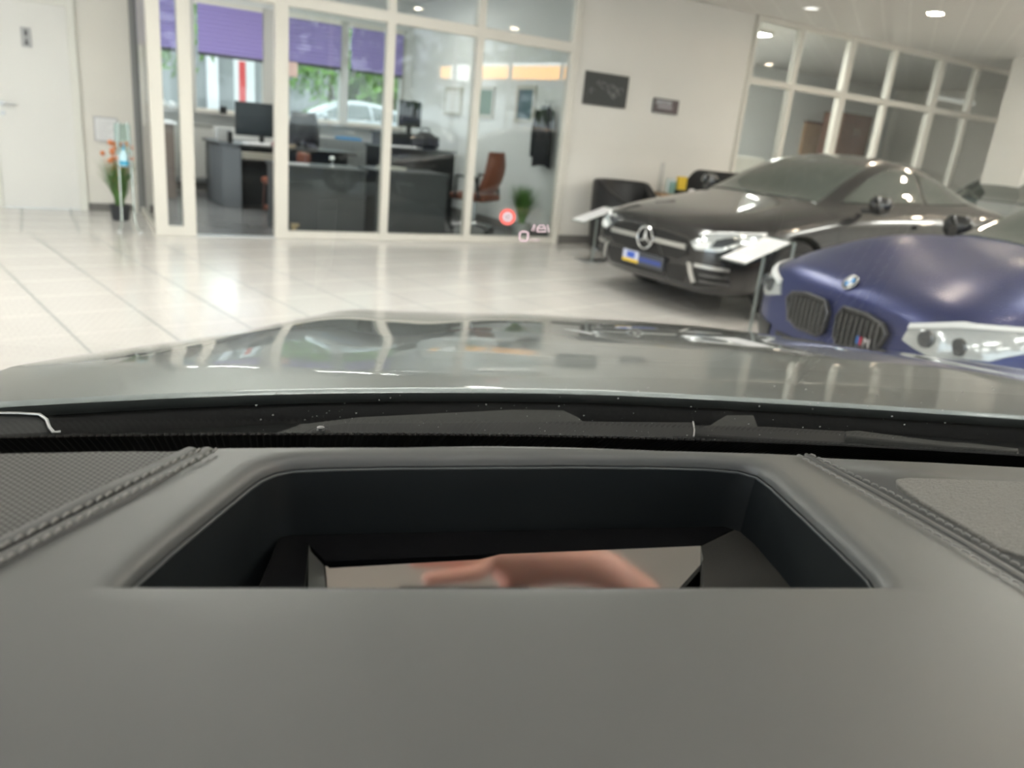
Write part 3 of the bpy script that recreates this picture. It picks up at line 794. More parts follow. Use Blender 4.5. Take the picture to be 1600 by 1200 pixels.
for c_, r_ in (((0, 0, 0.10), 0.10), ((0, 0, 0.24), 0.07), ((0.12, 0, 0.06), 0.06), ((0.25, 0.0, 0.05), 0.055), ((0.36, 0.0, .05), 0.05), ((-0.04, 0, 0.31), 0.025), ((0.04, 0, 0.31), 0.025)):
    tb.lathe([(r_ * sin(pi * k / 8), -r_ * cos(pi * k / 8)) for k in range(1, 8)], 14, Matrix.Translation((1.12 + c_[0], 12.42, WS + c_[2])))
tb.build('toy_body', mat('white_plush', (0.85, 0.88, 0.9), 0.9), t, smooth=True)
# warning sheet hanging in the first wide pane
p = ony(455, 107, GY - 0.006)
o = MB().box((p.x - 0.045, GY - 0.010, p.z - 0.075), (p.x + 0.06, GY - 0.0055, p.z + 0.06)).build('pane_sticker', mat('pale_pink_sheet', (0.66, 0.50, 0.47), 0.6), None)
tag(o, 'pale pink notice sheet stuck on the first wide office pane', 'notice')

# ================================================================== rooms behind the right partition
cb = 'wood_brown'
c0 = ony(1303, 250, 11.6); c1 = ony(1368, 165, 11.6)
t = thing('wardrobe', 'tall brown wooden cabinet with steel handles behind the right partition', 'cabinet', ((c0.x + c1.x) / 2, 11.7, 0))
MB().box((c0.x, 11.6, 0), (c1.x, 12.1, 2.32)).build('cabinet_body', cb, t)
mid = (c0.x + c1.x) / 2
for xa, xb in ((c0.x + .01, mid - .005), (mid + .005, c1.x - .01)):
    for za, zb in ((0.05, 1.30), (1.31, 2.30)):
        dd = MB().box((xa, 11.58, za), (xb, 11.6, zb)).build('cabinet_door', cb, t, bevel=0.003)
        hxx = (xb - 0.06) if xa < mid - 0.1 else (xa + 0.06)
        hz = 1.95 if za > 1 else 1.05
        MB().tube([(hxx, 11.58, hz - .09), (hxx, 11.55, hz - .07), (hxx, 11.55, hz + .07), (hxx, 11.58, hz + .09)], 0.007).build('handle', 'chrome', dd, smooth=True)
MB().box((7.9, 9.7, 0), (8.05, 11.2, CZ)).build('wall_room_divider', 'wall')['kind'] = 'structure'
p = ony(1245, 195, WY - 0.1)
blind(9.42, 10.2, 1.72, 2.28, 'purple blind in the far bright window behind the right partition')
q0 = ony(1262, 192, 12.4); q1 = ony(1292, 232, 12.4)
t = thing('pin_board', 'beige wooden board left of the tall brown cabinet, behind the right partition', 'board', ((q0.x + q1.x) / 2, 12.4, q1.z))
MB().box((q0.x, 12.44, q1.z - .3), (q1.x, 12.499, q0.z)).build('board', 'wood_beech', t)
MB().box((q0.x - .02, 12.40, q0.z), (q1.x + .02, 12.499, q0.z + .05)).build('board_rail', 'wood_brown', t)
def far_frame(c, y, label, inner, fm='frame', fw=0.05):
    p0 = ony(*c[0], y); p1 = ony(*c[1], y)
    t = thing('wall_picture', label, 'picture', ((p0.x + p1.x) / 2, y, p1.z))
    MB().box((p0.x, y - 0.03, p1.z), (p1.x, y, p0.z)).build('frame', fm, t)
    MB().box((p0.x + fw, y - 0.034, p1.z + fw), (p1.x - fw, y - 0.0302, p0.z - fw)).build('print', inner, t)
far_frame(((1406, 206), (1432, 240)), 12.499, 'dark picture in a pale frame behind the right partition, right of the brown cabinet', 'black_satin')
far_frame(((1456, 213), (1488, 250)), 12.499, 'beige picture in a grey frame deep behind the right partition', mat('beige_print', (0.42, 0.30, 0.20), 0.5, noise=.3), 'plinth')
t = thing('strip_light', 'long white strip lamp hanging behind the right partition panes', 'lamp', (14.3, 10.6, 2.5))
l0 = ony(1461, 151, 10.6); l1 = ony(1537, 154, 10.6)
MB().box((l0.x, 10.55, l0.z - 0.045), (l1.x, 10.65, l0.z + 0.03)).build('tube_housing', mat('strip_glow', (0.8, 0.8, 0.76), 0.4, emis=(1, .97, .9), estr=0.12), t)
for x in (l0.x + .2, l1.x - .2):
    MB().cyl((x, 10.6, l0.z + 0.03), (x, 10.6, CZ), 0.008).build('hanging_rod', 'steel', t)
sbx = ony(1480, 163, 11.8)
clutter('long brown wooden shelf board on the far wall under the strip lamp', 'shelf', 'wall_shelf', sbx.x, 12.3, sbx.z - .12, 1.6, 0.3, 0.22, 'wood_brown')
clutter('pale white storage block standing behind the leftmost pane of the right partition', 'cabinet', 'storage_cabinet', 8.95, 9.3, 0, 1.2, 0.5, 1.25, 'wall')

# ================================================================== cars
def catmull(tab, n_sub):
    """tab: list of station tuples -> finer list (smooth)"""
    out = []
    m = len(tab)
    for i in range(m - 1):
        p0 = tab[max(i - 1, 0)]; p1 = tab[i]; p2 = tab[i + 1]; p3 = tab[min(i + 2, m - 1)]
        for k in range(n_sub):
            t = k / n_sub
            row = []
            for a, b, c, d in zip(p0, p1, p2, p3):
                m1 = (c - a) * 0.5; m2 = (d - b) * 0.5
                # limit the tangents so steps stay clean
                lim = 1.5 * abs(c - b)
                m1 = max(-lim, min(lim, m1)); m2 = max(-lim, min(lim, m2))
                row.append((2 * t ** 3 - 3 * t ** 2 + 1) * b + (t ** 3 - 2 * t ** 2 + t) * m1 + (-2 * t ** 3 + 3 * t ** 2) * c + (t ** 3 - t ** 2) * m2)
            out.append(tuple(row))
    out.append(tuple(tab[-1]))
    return out

# station: x, z0, w0, w1, z1, w2, z2, w3, z3, w4, z4, w5, z5, z6
COUPE = [
    (0.00, .30, .38, .50, .36, .54, .50, .50, .60, .42, .64, .24, .655, .66),
    (-.05, .22, .55, .66, .32, .69, .50, .65, .64, .56, .69, .30, .71, .715),
    (-.16, .18, .68, .78, .30, .80, .50, .76, .66, .66, .73, .36, .76, .765),
    (-.38, .16, .78, .86, .30, .875, .52, .84, .70, .72, .78, .40, .82, .82),
    (-.80, .16, .82, .89, .32, .905, .58, .87, .78, .74, .85, .43, .885, .89),
    (-1.20, .16, .84, .90, .32, .905, .60, .88, .84, .75, .915, .46, .955, .965),
    (-1.38, .16, .84, .90, .32, .905, .60, .885, .86, .75, .935, .58, 1.01, 1.03),
    (-1.72, .16, .84, .90, .32, .905, .60, .885, .875, .74, .97, .62, 1.17, 1.215),
    (-2.08, .16, .84, .90, .32, .905, .60, .885, .885, .74, .985, .59, 1.31, 1.355),
    (-2.50, .16, .84, .90, .32, .905, .60, .89, .895, .74, .995, .57, 1.36, 1.405),
    (-3.00, .16, .84, .90, .32, .91, .62, .90, .905, .74, 1.005, .55, 1.32, 1.375),
    (-3.45, .16, .84, .90, .32, .915, .64, .905, .915, .73, 1.01, .53, 1.20, 1.265),
    (-3.90, .18, .82, .89, .34, .905, .66, .89, .925, .70, 1.0, .50, 1.06, 1.095),
    (-4.25, .20, .78, .86, .36, .88, .66, .86, .92, .66, .975, .42, 1.005, 1.01),
    (-4.55, .24, .70, .80, .40, .82, .64, .79, .88, .60, .93, .36, .955, .96),
    (-4.69, .34, .52, .64, .46, .66, .62, .62, .82, .50, .88, .30, .90, .905)]


def body_mesh(tab, wheels, nsub=4, raise_hood=None):
    st = catmull(tab, nsub)
    rows = []
    for s in st:
        x, z0, w0, w1, z1, w2, z2, w3, z3, w4, z4, w5, z5, z6 = s
        if raise_hood:
            k = raise_hood(x)
        else:
            k = 0
        half = [(0, z0), (w0 * .6, z0), (w0, z0), (w1, z1), ((w1 + w2) / 2 + .004, (z1 + z2) / 2), (w2, z2), ((w2 + w3) / 2 + .012, (z2 + z3) / 2), (w3, z3), (w4, z4 + k * .3), ((w4 + w5) / 2, (z4 + z5) / 2 + .006 + k), (w5, z5 + k), (w5 * .5, z6 - (z6 - z5) * .3 + k * .55), (0, z6 + k * .35)]
        ring = [(x, y, z) for y, z in half] + [(x, -y, z) for y, z in reversed(half[1:-1])]
        rows.append(ring)
    n = len(rows[0])
    vs = [p for r_ in rows for p in r_]
    fs = []
    for i in range(len(rows) - 1):
        for j in range(n):
            k = (j + 1) % n
            fs.append((i * n + j, i * n + k, (i + 1) * n + k, (i + 1) * n + j))
    fs.append(tuple(range(n)))
    fs.append(tuple(reversed(range((len(rows) - 1) * n, len(rows) * n))))
    me = bpy.data.meshes.new('body')
    me.from_pydata(vs, [], fs)
    bm = bmesh.new(); bm.from_mesh(me)
    bmesh.ops.recalc_face_normals(bm, faces=bm.faces)
    bm.to_mesh(me); bm.free()
    o = bpy.data.objects.new('body', me); C.objects.link(o)
    md = o.modifiers.new('s', 'SUBSURF'); md.levels = 1; md.render_levels = 1
    dg = bpy.context.evaluated_depsgraph_get()
    me_s = bpy.data.meshes.new_from_object(o.evaluated_get(dg))
    bvh = BVHTree.FromPolygons([v.co.copy() for v in me_s.vertices], [tuple(p.vertices) for p in me_s.polygons])
    cut = MB()
    for wx in wheels:
        for s in (-1, 1):
            cut.cyl((wx, s * 0.58, .335), (wx, s * 1.2, .335), .385, n=40)
    co = cut.build('cutter', M['rubber'])
    bo = o.modifiers.new('b', 'BOOLEAN'); bo.object = co; bo.operation = 'DIFFERENCE'; bo.solver = 'EXACT'
    bpy.context.view_layer.update()
    dg = bpy.context.evaluated_depsgraph_get()
    me2 = bpy.data.meshes.new_from_object(o.evaluated_get(dg))
    o.modifiers.clear()
    o.data = me2
    bpy.data.objects.remove(co)
    for p in me2.polygons:
        p.use_smooth = True
    try:
        me2.set_sharp_from_angle(angle=R(50))
    except Exception:
        pass
    return o, bvh


def patch(bvh, poly, axis, name, m, parent, off=0.006, cuts=4, skirt=0.02, side=1, sub_edges=True):
    """thin shaped panel lying on the body; poly in the plane across `axis` ('x' front, 'r' rear, 'y' side, 'z' top)."""
    def to3(a, b):
        if axis == 'x': return Vector((1.0, a, b)), Vector((-1, 0, 0))
        if axis == 'r': return Vector((-6.0, a, b)), Vector((1, 0, 0))
        if axis == 'y': return Vector((a, 2.0 * side, b)), Vector((0, -side, 0))
        return Vector((a, b, 3.0)), Vector((0, 0, -1))
    bm = bmesh.new()
    n = len(poly)
    vs = [bm.verts.new((a, b, 0)) for a, b in poly]
    bm.faces.new(vs)
    bmesh.ops.triangulate(bm, faces=bm.faces[:])
    for _ in range(cuts):
        el = [e for e in bm.edges if e.calc_length() > 0.035]
        if not el: break
        bmesh.ops.subdivide_edges(bm, edges=el, cuts=1)
        bmesh.ops.triangulate(bm, faces=[f for f in bm.faces if len(f.verts) > 3])
    last = None
    info = {}
    for v in bm.verts:
        o_, d_ = to3(v.co.x, v.co.y)
        hit, nor, idx, dist = bvh.ray_cast(o_, d_)
        if hit is None:
            info[v] = None
        else:
            info[v] = (hit, nor if nor.dot(d_) < 0 else -nor, d_)
    good = [k for k in info if info[k]]
    for v in list(bm.verts):
        if info[v] is None:
            k = min(good, key=lambda q: (q.co - v.co).length_squared if not getattr(q, 'done', False) else 1e9) if good else None
            info[v] = info[k] if k else (Vector((0, 0, 0)), Vector((0, 0, 1)), Vector((0, 0, -1)))
    for v in bm.verts:
        h_, n_, d_ = info[v]
        info[v] = (h_ + n_ * off, d_)
    for v in bm.verts:
        v.co = info[v][0]
    dd = info[bm.verts[:][0]][1]
    be = [e for e in bm.edges if e.is_boundary]
    ex = bmesh.ops.extrude_edge_only(bm, edges=be)
    for g in ex['geom']:
        if isinstance(g, bmesh.types.BMVert):
            g.co += dd * skirt
    bmesh.ops.recalc_face_normals(bm, faces=bm.faces)
    me = bpy.data.meshes.new(name)
    bm.to_mesh(me); bm.free()
    me.materials.append(M[m] if isinstance(m, str) else m)
    for p in me.polygons: p.use_smooth = True
    try: me.set_sharp_from_angle(angle=R(50))
    except Exception: pass
    o = bpy.data.objects.new(name, me); C.objects.link(o)
    o.parent = parent
    return o


M['car_glass'] = mat('car_glass_dark', (0.045, 0.062, 0.053), 0.05, coat=1.0, spec=0.9)
M['head_lens'] = mat('headlight_lens', (0.50, 0.53, 0.54), 0.12, 0.3, coat=1.0)
M['lamp_dark'] = mat('lamp_inner', (0.10, 0.11, 0.12), 0.15, 0.6)
M['led'] = mat('led_white', (0.85, 0.87, 0.88), 0.25)
M['silver'] = mat('satin_silver', (0.62, 0.62, 0.61), 0.28, 0.9)
M['grille_black'] = mat('grille_black', (0.012, 0.012, 0.013), 0.4)
M['rim_dark'] = mat('dark_rim', (0.16, 0.16, 0.165), 0.28, 0.8)
M['tail_red'] = mat('tail_red', (0.35, 0.01, 0.01), 0.15, coat=1.0)


def wheel(parent, x, s, rim='rim_dark', r=.335):
    y = s * 0.80
    mx_ = Matrix.Translation((x, y, r)) @ Matrix.Rotation(-s * pi / 2, 4, 'X')
    tire = MB(mx_).lathe([(r * .70, -.10), (r * .93, -.105), (r, -.075), (r, .075), (r * .93, .105), (r * .70, .10)], 40, cap=False).build('wheel', 'rubber', parent, smooth=True)
    MB(mx_).lathe([(r * .72, -.09), (r * .66, -.085), (r * .64, .06), (r * .70, .095), (r * .73, .09)], 40, cap=False).build('rim', rim, tire, smooth=True)
    sp = MB(mx_)
    for k in range(10):
        a = 2 * pi * k / 10
        e = 0.10
        def q(rr, an, z): return (rr * cos(an), rr * sin(an), z)
        sp.add([q(.04, a - .35, .07), q(.04, a + .35, .07), q(r * .68, a + e, .085), q(r * .68, a - e, .085), q(.04, a - .35, .04), q(.04, a + .35, .04), q(r * .68, a + e, .05), q(r * .68, a - e, .05)],
               [(0, 1, 2, 3), (7, 6, 5, 4), (0, 4, 5, 1), (1, 5, 6, 2), (2, 6, 7, 3), (3, 7, 4, 0)])
    sp.lathe([(.055, .03), (.055, .08), (.03, .088)], 20)
    sp.build('spokes', rim, tire)
    MB(mx_).lathe([(.17, -.02), (.17, .0)], 24).build('brake_disc', 'steel', tire)
    return tire


def car(name, label, cat, paint, tab, wheels, group=None, detail='sedan', raise_hood=None, rim='rim_dark'):
    t = thing(name, label, cat, (0, 0, 0), group)
    body, bvh = body_mesh(tab, wheels, raise_hood=raise_hood)
    body.data.materials.clear(); body.data.materials.append(paint)
    body.parent = t
    # inner arches so one does not look through the body
    for wx in wheels:
        for s in (-1, 1):
            wheel(t, wx, s, rim)
    # glass
    patch(bvh, [(-1.30, -.62), (-1.24, 0), (-1.30, .62), (-2.02, .53), (-2.06, 0), (-2.02, -.53)], 'z', 'windshield', 'car_glass', t)
    patch(bvh, [(-3.05, -.44), (-3.02, 0), (-3.05, .44), (-3.90, .46), (-3.95, 0), (-3.90, -.46)], 'z', 'rear_window', 'car_glass', t)
    for s in (1, -1):
        patch(bvh, [(-1.52, .985), (-1.95, 1.20), (-2.30, 1.295), (-2.66, 1.30), (-2.70, 1.01)], 'y', 'side_window', 'car_glass', t, side=s)
        patch(bvh, [(-2.75, 1.01), (-2.73, 1.295), (-3.05, 1.255), (-3.40, 1.15), (-3.62, 1.035)], 'y', 'side_window', 'car_glass', t, side=s)
        mr = MB(Matrix.Translation((-1.66, s * 0.99, 1.0))).lathe([(0.0, -.085), (.05, -.075), (.075, -.03), (.08, .03), (.055, .07), (0.0, .08)], 16, Matrix.Scale(1.35, 4, (0, 1, 0)) @ Matrix.Scale(.85, 4, (1, 0, 0)))
        mr.tube([(-0.02, -s * .17, -.06), (0, -s * .04, -.05)], 0.025)
        mo = mr.build('wing_mirror', paint, t, smooth=True)
        # door outlines, handle, sill
        patch(bvh, [(-1.30, .40), (-1.30, .88), (-1.306, .88), (-1.306, .40)], 'y', 'door_seam', 'black_satin', t, off=.002, side=s, cuts=3)
        patch(bvh, [(-2.72, .40), (-2.72, .93), (-2.726, .93), (-2.726, .40)], 'y', 'door_seam', 'black_satin', t, off=.002, side=s, cuts=3)
        patch(bvh, [(-2.40, .825), (-2.62, .83), (-2.62, .80), (-2.40, .795)], 'y', 'door_handle', paint, t, off=.03, side=s, cuts=2)
        patch(bvh, [(-1.2, .19), (-3.3, .19), (-3.3, .27), (-1.2, .26)], 'y', 'side_skirt', 'grille_black', t, off=.012, side=s)
        patch(bvh, [(s * .42, .70), (s * .80, .72), (s * .80, .84), (s * .46, .82)], 'r', 'tail_light', 'tail_red', t)
    return t, body, bvh


def mirrored(poly):
    return [(-a, b) for a, b in reversed(poly)]

paint_black = mat('black_car_paint', (0.010, 0.010, 0.011), 0.25, coat=1.0, coat_r=0.02)
t, body, bvh = car('coupe', 'glossy black coupe with a star badge grille parked by the cream wall', 'car', paint_black, COUPE, (-.85, -3.69))
# front: wide grille with silver bar, star emblem
gp = [(-.44, .62), (-.50, .50), (-.40, .44), (.40, .44), (.50, .50), (.44, .62), (.2, .645), (-.2, .645)]
g = patch(bvh, gp, 'x', 'grille', 'grille_black', t, off=.010)
patch(bvh, [(-.47, .575), (-.47, .535), (-.10, .535), (-.10, .575)], 'x', 'grille_bar', 'silver', g, off=.028)
patch(bvh, [(.10, .575), (.10, .535), (.47, .535), (.47, .575)], 'x', 'grille_bar', 'silver', g, off=.028)
em = MB(Matrix.Translation((0.035, 0, .555)) @ Matrix.Rotation(pi / 2, 4, 'Y'))
em.tube([(.092 * cos(a), .092 * sin(a), 0) for a in [2 * pi * i / 32 for i in range(32)]], .010, n=8, closed=True)
for k in range(3):
    a = 2 * pi * k / 3 + pi
    dv = Vector((cos(a), sin(a), 0)); sv = Vector((-sin(a), cos(a), 0))
    em.add([dv * .088, sv * .020, sv * -.020, Vector((0, 0, .018)), Vector((0, 0, -.01))], [(0, 1, 3), (0, 3, 2), (0, 4, 1), (0, 2, 4)])
em.build('star_emblem', 'chrome', t, smooth=False)
MB(Matrix.Translation((0.025, 0, .555)) @ Matrix.Rotation(pi / 2, 4, 'Y')).lathe([(.09, -.01), (.09, 0)], 28).build('emblem_disc', 'black_gloss', t)
patch(bvh, [(-.52, .40), (-.46, .27), (.46, .27), (.52, .40)], 'x', 'lower_grille', 'grille_black', t, off=.008)
for s in (1, -1):
    hl = [(s * .50, .60), (s * .56, .545), (s * .74, .56), (s * .845, .655), (s * .835, .715), (s * .66, .69)]
    lamp = patch(bvh, hl, 'x', 'headlight', 'head_lens', t, off=.012)
    patch(bvh, [(s * .53, .575), (s * .58, .555), (s * .66, .57), (s * .66, .62), (s * .58, .61)], 'x', 'lamp_lens', 'led', lamp, off=.018)
    patch(bvh, [(s * .68, .585), (s * .74, .59), (s * .80, .65), (s * .76, .67), (s * .69, .64)], 'x', 'lamp_reflector', 'lamp_dark', lamp, off=.018)
    patch(bvh, [(s * .56, .655), (s * .66, .68), (s * .83, .705), (s * .83, .716), (s * .66, .693), (s * .555, .666)], 'x', 'daylight_strip', 'led', lamp, off=.018)
    inl = patch(bvh, [(s * .56, .43), (s * .76, .42), (s * .80, .30), (s * .56, .25)], 'x', 'air_intake', 'grille_black', t, off=.008)
    patch(bvh, [(s * .57, .445), (s * .79, .44), (s * .79, .415), (s * .57, .418)], 'x', 'intake_fin', 'silver', inl, off=.016)
    patch(bvh, [(s * .62, .37), (s * .79, .37), (s * .79, .355), (s * .62, .355)], 'x', 'intake_fin', 'rim_dark', inl, off=.016)
    patch(bvh, [(s * .62, .32), (s * .79, .32), (s * .79, .305), (s * .62, .305)], 'x', 'intake_fin', 'rim_dark', inl, off=.016)
    patch(bvh, [(s * .50, .44), (s * .54, .44), (s * .59, .30), (s * .555, .285)], 'x', 'bumper_blade', 'silver', t, off=.014)
pl = MB().box((0.006, -.26, .315), (0.030, .26, .425)).build('number_plate', mat('plate_dark', (0.07, 0.075, 0.09), 0.35), t)
MB().box((0.0302, -.255, .322), (0.0325, -.05, .42)).build('plate_sticker', mat('sticker_pale', (0.55, 0.58, 0.75), 0.4), pl)
MB().box((0.0326, -.255, .322), (0.034, -.05, .347)).build('sticker_stripe', 'yellow', pl)
MB().box((0.0326, -.20, .358), (0.034, -.10, .408)).build('sticker_square', mat('sticker_blue', (0.05, 0.12, 0.55), 0.4), pl)
MB().box((0.0302, -.04, .345), (0.0325, .235, .385)).build('plate_lettering', mat('plate_blue', (0.05, 0.08, 0.30), 0.4), pl)
def text_mesh(s, size, name, m, parent, mxx, ext=0.002):
    cu = bpy.data.curves.new(name, 'FONT'); cu.body = s; cu.size = size; cu.extrude = ext; cu.align_x = 'CENTER'; cu.align_y = 'CENTER'
    o = bpy.data.objects.new(name, cu); C.objects.link(o)
    dg = bpy.context.evaluated_depsgraph_get()
    me = bpy.data.meshes.new_from_object(o.evaluated_get(dg))
    bpy.data.objects.remove(o)
    me.transform(mxx)
    off = parent_loc(parent)
    me.transform(Matrix.Translation(-off))
    me.materials.clear(); me.materials.append(M[m] if isinstance(m, str) else m)
    ob = bpy.data.objects.new(name, me); C.objects.link(ob); ob.parent = parent
    return ob
S_ = 0.985
coupe = t
place(coupe, 4.22, 5.12, 0, R(183.2))
coupe.scale = (S_, S_, S_)

# blue car in front of it
blue = mat('matt_blue_paint', (0.018, 0.030, 0.14), 0.36, 0.55, coat=0.35, coat_r=0.22)
SPORT = [tuple(r_) for r_ in COUPE]
SPORT = [(s[0], s[1], s[2], s[3], s[4], s[5], s[6] * 1.04, s[7], s[8] * 1.06 if s[0] > -1.5 else s[8], s[9], s[10] * (1.065 if s[0] > -1.1 else 1.01), s[11], s[12] * (1.065 if s[0] > -1.1 else 1.01), s[13] * (1.06 if s[0] > -1.1 else 1.01)) for s in COUPE]
def bump(x):
    return 0.035 * max(0.0, min(1.0, (-0.25 - x) / 0.35)) * max(0.0, min(1.0, (x + 1.35) / 0.3))
t, body, bvh = car('sports_car', 'matt blue sports car with twin black kidney grilles on the right', 'car', blue, SPORT, (-.80, -3.6), raise_hood=bump)
for s in (1, -1):
    kp = [(s * .045, .50), (s * .035, .60), (s * .07, .655), (s * .22, .66), (s * .34, .64), (s * .375, .60), (s * .33, .50), (s * .25, .47), (s * .08, .47)]
    k = patch(bvh, kp, 'x', 'kidney_grille', 'grille_black', t, off=.020)
    rim_pts = []
    for (a, b), (c, d_) in zip(kp, kp[1:] + kp[:1]):
        for q in range(4):
            yy, zz = a + (c - a) * q / 4, b + (d_ - b) * q / 4
            hit = bvh.ray_cast(Vector((1, yy, zz)), Vector((-1, 0, 0)))[0]
            rim_pts.append(hit + Vector((.024, 0, 0)))
    MB().tube(rim_pts, .009, closed=True).build('grille_surround', mat('dark_chrome', (0.10, 0.10, 0.11), 0.3, .9), k, smooth=True)
    for q in range(8):
        yy = s * (.075 + q * .036)
        sl = MB()
        pts = []
        for zz in (.485, .53, .58, .635):
            hit = bvh.ray_cast(Vector((1, yy, zz)), Vector((-1, 0, 0)))[0]
            pts.append(hit + Vector((.030, 0, 0)))
        sl.tube(pts, .006, n=6).build('grille_slat', 'rim_dark', k, smooth=True)
    hl = [(s * .48, .66), (s * .46, .60), (s * .60, .565), (s * .78, .60), (s * .855, .675), (s * .84, .73), (s * .66, .71)]
    lamp = patch(bvh, hl, 'x', 'headlight', 'head_lens', t, off=.014)
    patch(bvh, [(s * .48, .655), (s * .66, .70), (s * .84, .725), (s * .84, .742), (s * .66, .722), (s * .48, .675)], 'x', 'daylight_strip', 'led', lamp, off=.024)
    for cy_ in (.575, .70):
        hit = bvh.ray_cast(Vector((1, s * cy_, .635)), Vector((-1, 0, 0)))[0]
        MB(Matrix.Translation(hit + Vector((.012, 0, 0))) @ Matrix.Rotation(pi / 2, 4, 'Y')).lathe([(.040, 0), (.036, .014), (.0, .022)], 20, cap=False).build('lamp_lens', 'lamp_dark', lamp, smooth=True)
    patch(bvh, [(s * .50, .42), (s * .80, .46), (s * .82, .30), (s * .52, .25)], 'x', 'air_intake', 'grille_black', t, off=.010)
patch(bvh, [(-.44, .40), (-.36, .25), (.36, .25), (.44, .40)], 'x', 'lower_grille', 'grille_black', t, off=.010)
# hood emblem: ring with blue and white quarters
hit, nor, _, _ = bvh.ray_cast(Vector((-.055, 0, 2)), Vector((0, 0, -1)))
rot = Vector((0, 0, 1)).rotation_difference((nor + Vector((.55, 0, 0))).normalized()).to_matrix().to_4x4()
mxe = Matrix.Translation(hit + Vector((0.012, 0, .006))) @ rot
ring = MB(mxe).lathe([(.041, -.012), (.041, .003), (.0, .004)], 28, cap=False).build('round_emblem', 'black_gloss', t, smooth=True)
MB(mxe).tube([(.040 * cos(a), .040 * sin(a), .003) for a in [2 * pi * i / 28 for i in range(28)]], .003, closed=True).build('emblem_ring', 'chrome', ring, smooth=True)
for q in range(4):
    pts = [(0, 0, .0045)] + [(.027 * cos(a), .027 * sin(a), .0045) for a in [pi / 2 * q + pi / 2 * i / 6 for i in range(7)]]
    MB(mxe).add(pts, [tuple(range(8))]).build('emblem_quarter', mat('emblem_blue', (0.05, 0.30, 0.70), .3) if q % 2 else 'led', ring, solid=.001)
# small letter badge in the left kidney
hit = bvh.ray_cast(Vector((1, .29, .535)), Vector((-1, 0, 0)))[0]
bm_ = Matrix.Translation(hit + Vector((.042, 0, 0))) @ Matrix.Rotation(pi / 2, 4, 'Z') @ Matrix.Rotation(pi / 2, 4, 'X')
text_mesh('M', .055, 'letter_badge', mat('badge_silver', (0.75, 0.70, 0.72), .25, .4), t, bm_, .004)
for k_, colr in enumerate(((0.05, 0.25, 0.7), (0.03, 0.05, 0.3), (0.7, 0.05, 0.08))):
    MB(bm_).box((-.062 + k_ * .011, -.018, 0), (-.053 + k_ * .011, .018, .006)).build('badge_stripe', mat('badge_stripe%d' % k_, colr, .4), t)
sports = t
place(sports, 3.23, 2.42, 0, R(167.5))
sports.scale = (.97, .97, .97)
for ch_ in sports.children:
    if ch_.name.startswith('wing_mirror'): ch_.data.materials.clear(); ch_.data.materials.append(M['black_gloss'])

# third car far right behind the pillar
dteal = mat('dark_teal_paint', (0.02, 0.07, 0.09), 0.25, coat=1.0)
def car_copy(src, label, cat, paint, x, y, z, rz, group=None):
    c = copy_tree(src)
    c['label'] = label; c['category'] = cat
    if group: c['group'] = group
    for ch in c.children:
        if ch.name.split('.')[0] in ('body', 'door_handle', 'wing_mirror'):
            ch.data = ch.data.copy(); ch.data.materials.clear(); ch.data.materials.append(paint)
    c.scale = (1, 1, 1)
    place(c, x, y, z, rz)
    c.name = 'car'
    return c

car_copy(coupe, 'dark teal car of which only the roof corner shows behind the black coupe', 'car', dteal, 10.9, 6.9, 0, R(183))

# ================================================================== showroom props
def tub_chair(label, x, y, rz, h=0.86):
    mxx = Matrix.Translation((x, y, 0)) @ Matrix.Rotation(rz, 4, 'Z')
    t = thing('tub_chair', label, 'armchair', (x, y, 0))
    MB(mxx).lathe([(0.27, 0.03), (0.28, 0.06), (0.28, 0.38), (0.24, 0.44), (0.0, 0.46)], 28).build('seat', 'leather_black', t, smooth=True)
    rows = []
    N = 28
    for k in range(N + 1):
        a = R(-150) + R(300) * k / N + pi / 2 + pi
        e = 1 - abs(k / N * 2 - 1)
        top = 0.60 + (h - 0.60) * min(1, e * 2.2)
        a += 0
        ca, sa = cos(a), sin(a)
        rows.append([(0.29 * ca, 0.29 * sa, 0.04), (0.36 * ca, 0.36 * sa, 0.04), (0.38 * ca, 0.38 * sa, 0.3), (0.40 * ca, 0.40 * sa, top - 0.03), (0.37 * ca, 0.37 * sa, top), (0.32 * ca, 0.32 * sa, top), (0.29 * ca, 0.29 * sa, top - 0.04), (0.285 * ca, 0.285 * sa, 0.3), (0.29 * ca, 0.29 * sa, 0.04)])
    mb_ = MB(mxx).grid(rows)
    mb_.add(rows[0][:-1], [tuple(range(8))]); mb_.add(rows[-1][:-1], [tuple(range(8))])
    mb_.build('wrap_backrest', 'leather_black', t, smooth=True)
    for sx_, sy_ in ((-1, -1), (-1, 1), (1, -1), (1, 1)):
        MB(mxx).cyl((sx_ * .18, sy_ * .18, 0), (sx_ * .18, sy_ * .18, 0.06), 0.02).build('leg', 'chrome', t)
    return t
tub_chair('black leather tub chair left of the beech table, behind the price stand', 5.90, 7.72, R(180), 0.84)
tub_chair('black leather tub chair right of the beech table, only its back showing above the coupe', 7.33, 7.76, R(0), 1.05)
t = thing('bistro_table', 'round beech table with leaflets between the two black tub chairs', 'table', (6.62, 7.62, 0))
MB().lathe([(0.26, 0.70), (0.28, 0.71), (0.28, 0.73), (0.26, 0.735)], 36, Matrix.Translation((6.62, 7.62, 0))).build('table_top', 'wood_beech', t, smooth=True)
MB().cyl((6.62, 7.62, 0.02), (6.62, 7.62, 0.70), 0.03).build('column', 'chrome', t, smooth=True)
MB().lathe([(0.24, 0), (0.24, 0.01), (0.03, 0.035)], 28, Matrix.Translation((6.62, 7.62, 0))).build('foot', 'chrome', t, smooth=True)
TT = 0.735
def px_x(x, y, Y): return ony(x, y, Y).x
t = thing('leaflet_holder', 'clear leaflet holder with white leaflets on the beech table', 'leaflet holder', (6.50, 7.6, TT))
